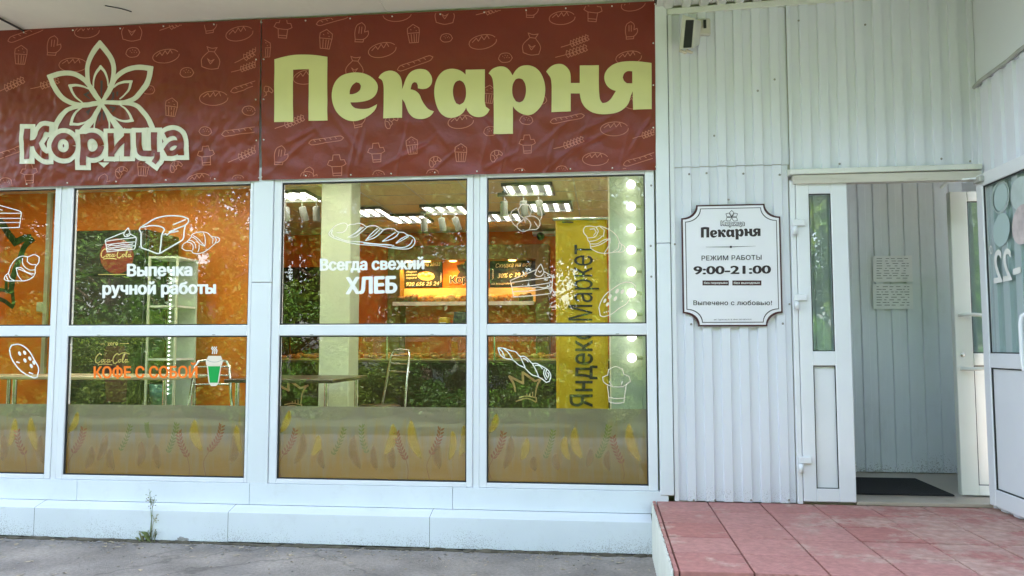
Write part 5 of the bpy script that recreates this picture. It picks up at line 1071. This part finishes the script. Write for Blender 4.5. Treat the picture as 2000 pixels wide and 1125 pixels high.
# frosted film with printed wheat ears, inside the lower panes
FY = .030; pfm = on_plane(FY-.0045+.0); zF1 = P(700, 795).z
def ear(par, bx, by, tx, ty, mt_, w, stem=True):
    m = MB(); d = Vector((tx-bx, ty-by)); L_ = d.length; d.normalize(); n = Vector((-d.y, d.x)); bend = (1 if d.x*n.y > 0 else -1)*random.uniform(.04, .12)*L_*(1 if d.x > 0 else -1)
    at = lambda t: Vector((bx, by))+d*L_*t+n*bend*math.sin(t*3.14)
    if mt_ in ('wheat_yellow', 'wheat_pale'):                # blurred ears: stacked translucent lenses
        for q, sc in enumerate((1.25, 1.05, .85, .62)):
            K = 9; up, dn = [], []
            for i in range(K+1):
                t = .5+(i/K-.5)*(.9+.12*sc); hw = w*.62*sc*math.sin(math.pi*min(1, max(0, i/K)))**.55
                c = at(t); up.append(pfm(*(c+n*hw), q*.00012)); dn.append(pfm(*(c-n*hw), q*.00012))
            m.add(up+dn, [(i, i+1, K+2+i, K+1+i) for i in range(K)])
    else:                                                    # drawn ears: two rows of pointed grains
        k = max(7, int(L_/6.5))
        for i in range(k):
            c = at(i/k); st_ = L_/k
            for sgn in (-1, 1):
                a = (d*.80+n*sgn*.62).normalized(); b = Vector((-a.y, a.x)); l = w*.80
                g = [c+n*sgn*.7, c+n*sgn*.7+a*l*.35+b*l*.20, c+n*sgn*.7+a*l*.75+b*l*.16, c+n*sgn*.7+a*l*1.05, c+n*sgn*.7+a*l*.75-b*l*.16, c+n*sgn*.7+a*l*.35-b*l*.20]
                _rk[0] = (_rk[0]+1) % 9; m.add([pfm(p.x, p.y, _rk[0]*.00012) for p in g], [tuple(range(6))])
        ribbon(m, [tuple(at(t/8)) for t in range(9)], 1.4, pfm, sub=2)
    if stem: ribbon(m, [(bx, by), (bx-d.x*20-2, by+20), (bx-d.x*10, 936)], 1.0, pfm, sub=4)
    m.build('wheat_ear', mt_, par)
FILM = [('frosted film printed with wheat ears in the left edge window', W1, [(48, 888, 35, 838, 'wheat_orange', 12, 1), (18, 870, 30, 818, 'wheat_yellow', 10, 0), (72, 880, 60, 815, 'wheat_yellow', 11, 0), (85, 905, 80, 850, 'wheat_pale', 12, 0), (5, 900, 8, 850, 'wheat_pale', 11, 0), (-60, 890, -72, 830, 'wheat_orange', 12, 1)]),
        ('frosted film printed with wheat ears under the orange coffee lettering', W2, [(143, 885, 162, 834, 'wheat_orange', 12, 1), (134, 845, 152, 805, 'wheat_yellow', 9, 0), (366, 893, 350, 840, 'wheat_orange', 12, 1), (408, 882, 432, 828, 'wheat_orange', 12, 1), (394, 880, 380, 820, 'wheat_yellow', 13, 0), (328, 884, 345, 825, 'wheat_green', 10, 0), (292, 855, 287, 825, 'wheat_green', 8, 0), (235, 880, 255, 828, 'wheat_green', 9, 0), (190, 900, 208, 850, 'wheat_pale', 11, 0), (270, 910, 276, 862, 'wheat_pale', 12, 0), (310, 915, 304, 868, 'wheat_pale', 12, 0), (450, 905, 456, 850, 'wheat_pale', 13, 0), (470, 885, 462, 830, 'wheat_yellow', 9, 0), (168, 915, 180, 872, 'wheat_pale', 11, 0), (222, 918, 215, 876, 'wheat_pale', 11, 0)]),
        ('frosted film printed with wheat ears in front of the pale column', W3, [(554, 888, 576, 836, 'wheat_orange', 11, 1), (548, 845, 566, 802, 'wheat_yellow', 10, 0), (793, 898, 775, 842, 'wheat_orange', 12, 1), (842, 888, 860, 834, 'wheat_orange', 12, 1), (752, 888, 768, 828, 'wheat_yellow', 13, 0), (822, 895, 803, 822, 'wheat_yellow', 13, 0), (650, 888, 672, 834, 'wheat_green', 9, 0), (716, 885, 708, 828, 'wheat_green', 10, 0), (576, 905, 592, 845, 'wheat_pale', 12, 0), (610, 890, 622, 850, 'wheat_yellow', 11, 0), (703, 915, 692, 850, 'wheat_pale', 13, 0), (632, 915, 628, 878, 'wheat_pale', 10, 0), (768, 915, 766, 872, 'wheat_pale', 11, 0), (858, 915, 856, 866, 'wheat_pale', 12, 0), (878, 898, 884, 842, 'wheat_yellow', 10, 0), (900, 890, 906, 830, 'wheat_yellow', 11, 0), (735, 918, 730, 870, 'wheat_pale', 10, 0)]),
        ('frosted film printed with wheat ears in the right end window', W4, [(963, 896, 982, 842, 'wheat_orange', 12, 1), (957, 845, 970, 808, 'wheat_yellow', 10, 0), (1215, 905, 1197, 850, 'wheat_orange', 12, 1), (1167, 895, 1188, 830, 'wheat_green', 12, 0), (1065, 895, 1080, 838, 'wheat_green', 10, 0), (1136, 895, 1122, 835, 'wheat_yellow', 13, 0), (1112, 898, 1104, 852, 'wheat_yellow', 11, 0), (1250, 900, 1228, 828, 'wheat_yellow', 13, 0), (1018, 898, 1030, 856, 'wheat_yellow', 11, 0), (985, 915, 998, 852, 'wheat_pale', 12, 0), (1147, 912, 1154, 876, 'wheat_pale', 10, 0), (1090, 918, 1086, 885, 'wheat_pale', 10, 0), (1190, 920, 1188, 880, 'wheat_pale', 10, 0), (1045, 920, 1042, 892, 'wheat_pale', 10, 0)])]
for lb, w, ears in FILM:
    t = thing('frosted_film', lb, 'window film', ((w[0]+w[1])/2, FY, zG0), 'wheat printed films on the lower panes')
    m_ = MB(); m_.box(w[0], w[1], FY, FY+.0015, zG0, zF1); m_.build('film', 'frost_film', t)
    pfm = on_plane(FY-.0004)
    for e_ in ears: ear(t, *e_)

# ------------------------------------------------------------------ opening hours plaque
YPQ = -.040
q7 = lambda q: tr(1280, 320, 3.125, q)
def plq(ins, Y, c=(0, 0)):
    a, b = P(1280+(163)/3.125, 320+620/3.125, YPQ), P(1280+771/3.125, 320+620/3.125, YPQ); z1, z0 = P(1427, 320+247/3.125, YPQ).z, P(1432, 320+992/3.125, YPQ).z
    x0, x1 = a.x, b.x; rw, rh = .105, .092; out = []
    x0 += ins; x1 -= ins; z0 += ins; z1 -= ins
    for cx_, cz_, a0 in ((x0, z0, 90), (x1, z0, 180), (x1, z1, 270), (x0, z1, 0)):
        pts = []
        for k in range(9):
            an = math.radians(a0-90*k/8); pts.append((cx_+rw*math.cos(an), cz_+rh*math.sin(an)))
        out += pts
    return [Vector((x, Y, z)) for x, z in out]
pq = thing('hours_plaque', 'white opening hours plaque with scooped corners and a dark red border on the corrugated wall', 'sign', P(1430, 640, YPQ))
def slab(pts, y0, y1, name, mt_):
    m = MB(); n = len(pts); A = [Vector((p.x, y0, p.z)) for p in pts]; B = [Vector((p.x, y1, p.z)) for p in pts]
    m.poly(A); m.poly(B); m.add(A+B, [(i, (i+1) % n, n+(i+1) % n, n+i) for i in range(n)]); return m.build(name, mt_, pq)
slab(plq(0, 0), -.036, -.025, 'backing', 'maroon'); slab(plq(.011, 0), -.0385, -.0365, 'face', 'plaque'); slab(plq(.026, 0), -.0405, -.039, 'border_line', 'ink'); slab(plq(.031, 0), -.0425, -.041, 'face', 'plaque')
pl_ = on_plane(-.0435); t = MB()
C = lambda x, y: (1280+x/3.125, 320+y/3.125)
text(t, 'РЕЖИМ РАБОТЫ', C(282, 590), C(648, 585), 29/3.125, pl_, .012, 0, 1.05); text(t, '9:00-21:00', C(232, 674), C(706, 668), 50/3.125, pl_, .036); text(t, 'Выпечено с любовью!', C(232, 862), C(712, 862), 28/3.125, pl_, .014, 0, 1.05)
text(t, 'ИП Тарасова А. В. ИНН 330108547610', C(358, 955), C(586, 953), 8/3.125, pl_, 0)
ribbon(t, q7([(308, 508), (460, 507)]), [.3, 1.4], pl_); ribbon(t, q7([(460, 507), (612, 502)]), [1.4, .3], pl_); disc(t, *C(461, 507), 2.4, 2.2, pl_)
t.build('lettering', 'ink', pq)
t = MB()      # the headline repeats the shape of the big banner letters
for (ox, oy), out, holes in GL:
    f = lambda q: [(C(278, 0)[0]+(ox+x/6.25-536.5)*(C(642, 0)[0]-C(278, 0)[0])/736.2, C(0, 450)[1]+(oy+y/6.25-239+.026*(ox+x/6.25-536))*.158-.004*(ox-520)) for x, y in q]
    flatpoly(t, f(out), pl_, [f(h) for h in holes], sub=3, corner=38)
t.build('headline', 'ink', pq)
t = MB()
for x0, x1, s in ((288, 448, 'без перерыва'), (470, 647, 'без выходных')):
    a, b = C(x0, 742), C(x1, 712); flatpoly(t, [(a[0], a[1]), (b[0], a[1]), (b[0], b[1]), (a[0], b[1])], pl_, smooth=False)
t.build('pill', 'maroon', pq)
t = MB()
for x0, x1, s in ((296, 440, 'без перерыва'), (478, 638, 'без выходных')): text(t, s, C(x0, 733), C(x1, 732), 4.2, pl_, .02, off=.001)
t.build('pill_lettering', 'decal_white', pq)
t = MB(); cxx, cyy = C(466, 325)
for k in range(6):
    a = math.radians(-90+60*k)
    if k == 3: continue
    r = 13; px_, py_ = -math.sin(a)*4.4, math.cos(a)*4.4; ribbon(t, [(cxx, cyy), (cxx+r*.55*math.cos(a)+px_, cyy+r*.55*math.sin(a)+py_), (cxx+r*math.cos(a), cyy+r*math.sin(a)), (cxx+r*.55*math.cos(a)-px_, cyy+r*.55*math.sin(a)-py_), (cxx, cyy)], 1.0, pl_, corner=100)
text(t, 'Корица', C(398, 378), C(546, 378), 9.5, pl_, .085, off=.0012); t.build('emblem', 'ink', pq)
t = MB(); text(t, 'Корица', C(402, 376.5), C(542, 376.5), 8.6, pl_, .02, off=.0022); t.build('emblem_lettering', 'plaque', pq)

# ------------------------------------------------------------------ floodlight at the top corner
flp = P(1345, 95, -.1); fd = thing('floodlight', 'old white box lamp with a black front at the top corner of the entrance wall', 'floodlight', flp)
def quadbox(front_px, back_px, yf, yb, name, mt_, par):
    F = [P(*c, yf) for c in front_px]; B = [P(*c, yb) for c in back_px]; m = MB(); m.hexa([F[0], F[1], B[1], B[0], F[3], F[2], B[2], B[3]]); return m.build(name, mt_, par, bevel=.004)
quadbox([(1326, 97), (1354, 94), (1357, 37), (1333, 28)], [(1340, 92), (1366, 88), (1372, 42), (1345, 34)], -.19, -.03, 'housing', 'flood_white', fd)
quadbox([(1334, 94), (1351, 93), (1356, 38), (1339, 38)], [(1335, 93), (1350, 92), (1355, 40), (1340, 40)], -.195, -.185, 'front_glass', 'black', fd)
m_ = MB(); a = P(1366, 50, -.02); m_.box(a.x-.02, a.x+.075, -.05, -.014, a.z-.08, a.z+.04); m_.build('bracket', 'trim_dirty', fd, bevel=.008)
m_ = MB(); a = P(1375, 47, -.062); m_.box(a.x-.004, a.x+.016, -.066, -.058, a.z-.03, a.z+.03); m_.build('bracket_slot', 'black', fd)
m_ = MB()
for k in range(6): m_.blob((P(1330+k*4, 102, -.03).x, -.03, P(1340, 99+(k % 3)*2, -.03).z), .014, .012, .010, .4, 4, k, 8, 6)
m_.build('mounting_foam', 'foam', fd)
# cable hanging across the soffit joint
cp0 = P(47, 57, -.03); m_ = MB(); m_.tube([(cp0.x, -.03, ZS-.012), (cp0.x-.0, -.2, ZS-.014), (cp0.x-.01, -.35, ZS-.012), (cp0.x-.03, -.5, ZS-.012), (cp0.x-.08, -1.49, ZS-.012)], .008, 6)
m_.build('cable', 'cable', label='thin black cable running along the soffit joint at the top left', cat='cable')
ck = PZ(205, 10, ZS); ck2 = PZ(257, 22, ZS); m_ = MB(); m_.tube([(ck.x, ck.y, ZS-.004), ((ck.x+ck2.x)/2+.02, (ck.y+ck2.y)/2, ZS-.004), (ck2.x, ck2.y, ZS-.004)], .004, 5); m_.build('crack', 'cable', label='short dark crack in the soffit above the flower emblem', cat='crack')  # crack in the soffit, shaped as a thin dark tube
# screws on the sheets
s0 = None
for x, y, Y in ((1346, 340, -.024), (1380, 338, -.024), (1452, 339, -.024), (1523, 341, -.024), (1350, 633, -.024), (1529, 632, -.024), (1542, 594, -.024), (1513, 155, -.026), (1395, 265, -.026), (1480, 177, -.026), (1423, 390, -.024), (1272, 362, -.036), (1318, 477, -.024), (1271, 480, -.026), (1272, 540, -.026), (1355, 977, -.024), (1397, 977, -.024), (1467, 977, -.024), (1541, 977, -.024), (1839, 310, -.026), (1895, 315, -.026), (1725, 330, -.026), (1640, 320, -.026), (1560, 40, -.026), (1690, 48, -.026)):
    p = P(x, y, Y)
    if s0 is None:
        m_ = MB(); m_.lathe(p, [(0, -.004), (.006, -.003), (.008, .002)], 8, axis='y'); s0 = m_.build('screw', 'screw', bld); p0_ = p
    else:
        c = s0.copy(); COL.objects.link(c); c.parent = bld; c.matrix_parent_inverse = s0.matrix_parent_inverse.copy(); c.location = p-p0_
# notices on the vestibule wall
for i, (x0, y0, x1, y1, lb, rows) in enumerate(((1706, 499, 1781, 551, 'upper printed notice sheet taped to the grey corrugated inner wall', 9), (1706, 554, 1782, 604, 'lower printed notice sheet taped to the grey corrugated inner wall', 8))):
    Y = YB-.030; a, b = P(x0, y1, Y), P(x1, y0, Y); t = thing('notice', lb, 'notice', ((a.x+b.x)/2, Y, a.z), 'notices in the entrance lobby')
    m_ = MB(); m_.box(a.x, b.x, Y, Y+.002, a.z, b.z); m_.build('sheet', 'paper', t)
    m_ = MB(); pn = on_plane(Y-.001); rq = random.Random(i)
    for k in range(rows):
        yy = y0+6+k*(y1-y0-9)/rows; x = x0+6
        while x < x1-8:
            l = rq.uniform(3, 12); ribbon(m_, [(x, yy), (min(x+l, x1-6), yy)], 1.0, pn, sub=1); x += l+rq.uniform(1.5, 9)
    m_.build('print', 'paper_ink', t)
# door mat
m_ = MB(); a = PZ(1660, 966, ZF); b_ = PZ(1858, 967, ZF); c_ = PZ(1792, 937, ZF); mt0 = MB()
mt0.box(a.x-.25, b_.x, a.y, c_.y, ZF+.001, ZF+.013); mt0.build('door_mat', 'mat_black', label='black ribbed door mat on the tiled lobby floor', cat='door mat', bevel=.004)

# ------------------------------------------------------------------ porch
yfr = PZ(1420, 1121, ZP).y; xpl = PZ(1300, 1060, ZP).x
po = thing('porch', 'raised entrance porch with worn red tiles and a white ribbed side', 'porch', ((xpl+3)/2, yfr/2, 0))
m_ = MB(); m_.box(xpl+.02, X_R+1.2, yfr+.03, -.03, 0, ZP-.03); m_.build('porch_body', 'dirt', po)
m_ = MB(); nx = int((X_R+1.2-xpl)/TILE)+1; ny = int(-yfr/TILE)+1; g = .004
for i in range(nx):
    for j in range(ny):
        x0 = math.floor(xpl/TILE)*TILE+i*TILE; x0c, x1c = max(x0+g, xpl), x0+TILE-g
        y1 = -.012-j*TILE if False else -j*TILE; y0 = y1-TILE
        y0c = max(y0+g*2, yfr); y1c = min(y1-g*2, -.012)
        if x1c-x0c < .02 or y1c-y0c < .02: continue
        dz = [random.uniform(-.0022, .0022) for _ in range(4)]
        zb = ZP-.03
        m_.hexa([(x0c, y0c, zb), (x1c, y0c, zb), (x1c, y1c, zb), (x0c, y1c, zb), (x0c, y0c, ZP+dz[0]), (x1c, y0c, ZP+dz[1]), (x1c, y1c, ZP+dz[2]), (x0c, y1c, ZP+dz[3])])
m_.build('tile_surface', 'porch_tile', po, bevel=.003)
m_ = MB(); m_.box(xpl+.01, X_R+1.2, yfr-.006, yfr+.028, .02, ZP-.032); m_.build('riser', 'maroon', po)
m_ = MB(); x = 0; ys = []
y = -.15
while y > yfr: ys += [(y, 0), (y-.02, 0), (y-.028, .008), (y-.048, .008)]; y -= .056
ra = random.Random(2)
for (ya, ha), (yb2, hb) in zip(ys, ys[1:]):
    t0, t1 = ZP+.004+ra.uniform(-.006, .006), ZP+.004+ra.uniform(-.006, .006)
    m_.add([(xpl-.006-ha, ya, .0), (xpl-.006-hb, yb2, .0), (xpl-.006-hb, yb2, t1), (xpl-.006-ha, ya, t0)], [(0, 1, 2, 3)])
m_.build('side_cladding', 'rib_white', po, solid=.003)

# ------------------------------------------------------------------ weed, stone, litter at the foot of the wall
wp = PZ(292, 1058, 0); we = thing('weed', 'thin seeding grass weed growing at the foot of the white wall', 'weed', wp)
rw_ = random.Random(11)
for k in range(4):
    m_ = MB(); dx = rw_.uniform(-.10, .08); hgt = rw_.uniform(.3, .45) if k < 3 else .2; a = wp+Vector((rw_.uniform(-.02, .02), rw_.uniform(-.02, .01), 0)); pts = [a, a+Vector((dx*.2, 0, hgt*.4)), a+Vector((dx*.5, -.01, hgt*.75)), a+Vector((dx, -.02, hgt))]
    m_.tube(pts, [.0022, .002, .0015, .001], 5)
    for j in range(10):
        q = pts[2].lerp(pts[3], j/15); e_ = q+Vector((rw_.uniform(-.035, .035), rw_.uniform(-.02, .02), rw_.uniform(-.01, .035))); m_.tube([q, e_], .0009, 4); m_.blob(e_, .003, .003, .005, 0, n=5, m=4)
    m_.build('stem', 'weed_dry' if k % 2 else 'weed', we)
for k in range(36):
    m_ = MB(); an = rw_.uniform(0, 6.28); l = rw_.uniform(.04, .14); a = wp+Vector((rw_.uniform(-.05, .05), rw_.uniform(-.03, .02), 0)); t1 = a+Vector((math.cos(an)*l*.4, -abs(math.sin(an))*l*.3, l*.7)); t2 = a+Vector((math.cos(an)*l*.9, -abs(math.sin(an))*l*.6, l*.75)); w_ = Vector((-math.sin(an), math.cos(an), 0))*.003
    m_.add([a-w_, a+w_, t1+w_, t2, t1-w_], [(0, 1, 2, 3, 4)]); m_.build('leaf', 'weed' if k % 3 else 'weed_dry', we)
st_ = PZ(358, 1059, 0); m_ = MB(); m_.blob((st_.x, st_.y, .018), .055, .035, .026, .6, 2.2, 4, 14, 10); m_.build('stone', 'stone', label='small grey stone lying by the base of the white wall', cat='stone')
m_ = MB(); rl = random.Random(21)
for k in range(1500):
    x = rl.uniform(XL, xpl-.05); y = -.16-abs(rl.gauss(0, .75 if k % 2 else .12)); s = rl.uniform(.004, .016)*(1 if rl.random() < .9 else 2.2); an = rl.uniform(0, 6.28); c_, s_ = math.cos(an)*s, math.sin(an)*s; h_ = rl.uniform(.001, .006)
    m_.add([(x-c_, y-s_, .002), (x+s_*.5, y-c_*.5, h_), (x+c_, y+s_, .003), (x-s_*.5, y+c_*.5, h_*1.4)], [(0, 1, 2, 3)], rl.choice((0, 0, 1)))
m_.build('ground_litter', ['leaf_litter', 'stone', 'dirt'], label='dry bits of leaf and grit strewn on the asphalt', cat='litter', kind='stuff', keep=True)
m_ = MB()
for k in range(60):
    t_ = k/59; x = XL+(XB-XL)*t_; m_.blob((x, -.15+rl.uniform(-.01, .005), .0), rl.uniform(.05, .12), rl.uniform(.02, .04), rl.uniform(.008, .02), .5, 3, k, 8, 5)
m_.build('soil_line', 'dirt', label='dark soil gathered along the foot of the white wall', cat='soil', kind='stuff', keep=True)

# ------------------------------------------------------------------ trees and bushes across the path (seen mirrored in the panes)
def crown_mesh(seed, R, H, nleaf, size, clumps):
    r = random.Random(seed); m = MB(); cs = []
    for _ in range(clumps):
        a = r.uniform(0, 6.28); u = r.random()**.5; z = r.uniform(-1, 1); cs.append((Vector((math.cos(a)*u*R*(1-.45*z*z), math.sin(a)*u*R*(1-.45*z*z), z*H)), r.uniform(.28, .5)*R*.6))
    V, F = [], []
    for _ in range(nleaf):
        c, rad = r.choice(cs); d = Vector((r.gauss(0, 1), r.gauss(0, 1), r.gauss(0, 1))); d.normalize(); p = c+d*rad*(r.random()**.4)
        n = Vector((r.gauss(0, 1), r.gauss(0, 1), r.gauss(0, 1)+.6)).normalized(); u = n.orthogonal().normalized(); w = n.cross(u); an = r.uniform(0, 6.28); uu = u*math.cos(an)+w*math.sin(an); ww = n.cross(uu); s = size*r.uniform(.6, 1.4)
        b = len(V); V += [p-uu*s, p+ww*s*.45, p+uu*s, p-ww*s*.45]; F.append((b, b+1, b+2, b+3))
    m.v = V; m.f = [list(f) for f in F]; m.mi = [0]*len(F); m.sm = [False]*len(F); return m, cs
CRV = [crown_mesh(60+k, 2.6, 3.6, 19000, .078, 60) for k in range(4)]
CRM = {}
def tree(x, y, h, R, seed, lm, label):
    t = thing('tree', label, 'tree', (x, y, 0), 'trees mirrored in the shop windows'); base = Vector((x, y, 0)); r = random.Random(seed); cz = h*.56
    m, cs = CRV[seed % 4]; kx, kz = R*1.12/2.6, h*.43/3.6; key = (seed % 4, lm)
    if key not in CRM:
        o = MB(); o.v, o.f, o.mi, o.sm = m.v, m.f, m.mi, m.sm; c = o.build('crown', lm, t, keep=True); CRM[key] = c; c.matrix_parent_inverse = Matrix.Identity(4)
    else:
        c = CRM[key].copy(); COL.objects.link(c); c.parent = t
    c.location = (0, 0, cz); c.scale = (kx, kx, kz); c.rotation_euler = (0, 0, r.uniform(0, 6.28))
    rot = Matrix.Rotation(c.rotation_euler.z, 3, 'Z')
    k = MB(); top = base+Vector((r.uniform(-.2, .2), r.uniform(-.2, .2), h*.85)); k.tube([base, base+Vector((.03, .02, h*.15)), base.lerp(top, .5), top], [.19, .15, .10, .03], 9)
    for cc, rad in cs[:14]:
        q = base+rot @ Vector((cc.x*kx, cc.y*kx, cc.z*kz))+Vector((0, 0, cz)); s_ = base.lerp(top, max(.25, min(.8, (q.z-.8)/h))); k.tube([s_, s_.lerp(q, .5)+Vector((0, 0, .1)), q], [.05, .035, .012], 6)
    k.build('trunk', 'bark', t); return t
TR = [(-10.5, -14.5, 8.5, 2.5, 1, 'leaf_a'), (-7.2, -15.6, 9.5, 2.8, 2, 'leaf_b'), (-4.4, -13.6, 7.6, 2.2, 3, 'leaf_c'), (-1.7, -15.0, 8.6, 2.4, 4, 'leaf_a'), (1.2, -13.2, 7.8, 2.1, 5, 'leaf_c'), (4.4, -14.8, 9.2, 2.6, 6, 'leaf_b'), (7.6, -14.0, 8.2, 2.4, 7, 'leaf_a'), (-13.8, -15, 9.0, 2.8, 8, 'leaf_c')]
TL = ['far left leafy tree mirrored in the left edge pane', 'tall yellowish tree mirrored above the drawn tin loaf', 'dark tree mirrored in the second window', 'mid green tree mirrored left of the pale column', 'dark tree with thin crown mirrored in the middle window', 'tall yellowish tree mirrored in the right end window', 'leafy tree mirrored in the narrow door pane', 'darkest tree at the far left end of the row']
for a, lb in zip(TR, TL): tree(*a, lb)
BK = [(-17.5, -15.5, 9, 2.9), (-21, -16, 9.5, 3.0), (-25, -16.5, 10, 3.1), (-29, -17, 10, 3.2), (-33, -18, 11, 3.4), (-32, -23, 13, 3.8), (-26, -22, 12, 3.6), (-20.5, -21.5, 12, 3.6), (-15, -20, 11, 3.4), (-10.5, -20.5, 12, 3.4), (-6, -21, 11, 3.3), (-2, -20, 12, 3.3), (2, -21, 11.5, 3.4), (6.5, -20.5, 12, 3.3), (11, -20, 11, 3.3)]
for k_, a in enumerate(BK):
    o = tree(*a, 20+k_, ('leaf_c', 'leaf_a', 'leaf_b')[k_ % 3], 'tall tree in the back row behind the bushes, mirrored faintly in the panes'); o['group'] = 'back row of trees mirrored in the panes'
BU = [(-25.8, -9.6), (-23.2, -9.3), (-20.8, -9.7), (-18.4, -9.3), (-16, -9.6), (-13.8, -9.2), (-11.8, -9.6), (-9.9, -9.2), (-8.1, -9.5), (-6.4, -9.1), (-4.7, -9.5), (-3.1, -9.1), (-1.6, -9.5), (0, -9.1), (1.7, -9.5), (3.4, -9.2), (5.2, -9.5), (7, -9.2), (-27, -12.5), (-24.5, -12), (-22, -12.6), (-19.8, -12), (-17.5, -11.8), (-15.2, -12.3), (-13, -11.6), (-11, -11.5), (-9, -12), (-7.3, -11.2), (-5.6, -12.2), (-4.0, -11.0), (-2.4, -11.9), (-.9, -11.1), (.7, -12.0), (2.3, -11.3), (4.0, -12.1), (5.8, -11.4), (7.4, -12)]
bm0 = [crown_mesh(40+k, 1.15, .95, 9000, .042, 26)[0] for k in range(3)]
BM0 = []
for i, (x, y) in enumerate(BU):
    sc_ = 1+.18*math.sin(i*2.3)
    if i < 3:
        m = MB(); m.v, m.f, m.mi, m.sm = bm0[i].v, bm0[i].f, bm0[i].mi, bm0[i].sm
        o = m.build('bush', ('leaf_a', 'leaf_b', 'leaf_c')[i], keep=True, label='leafy green bush across the path, mirrored in the lower panes', cat='bush', group='bushes mirrored in the shop windows'); BM0.append(o)
    else: o = BM0[i % 3].copy(); COL.objects.link(o)
    o.location = (x, y, 1.0*sc_); o.scale = (sc_, sc_, sc_); o.rotation_euler = (0, 0, i*1.7)
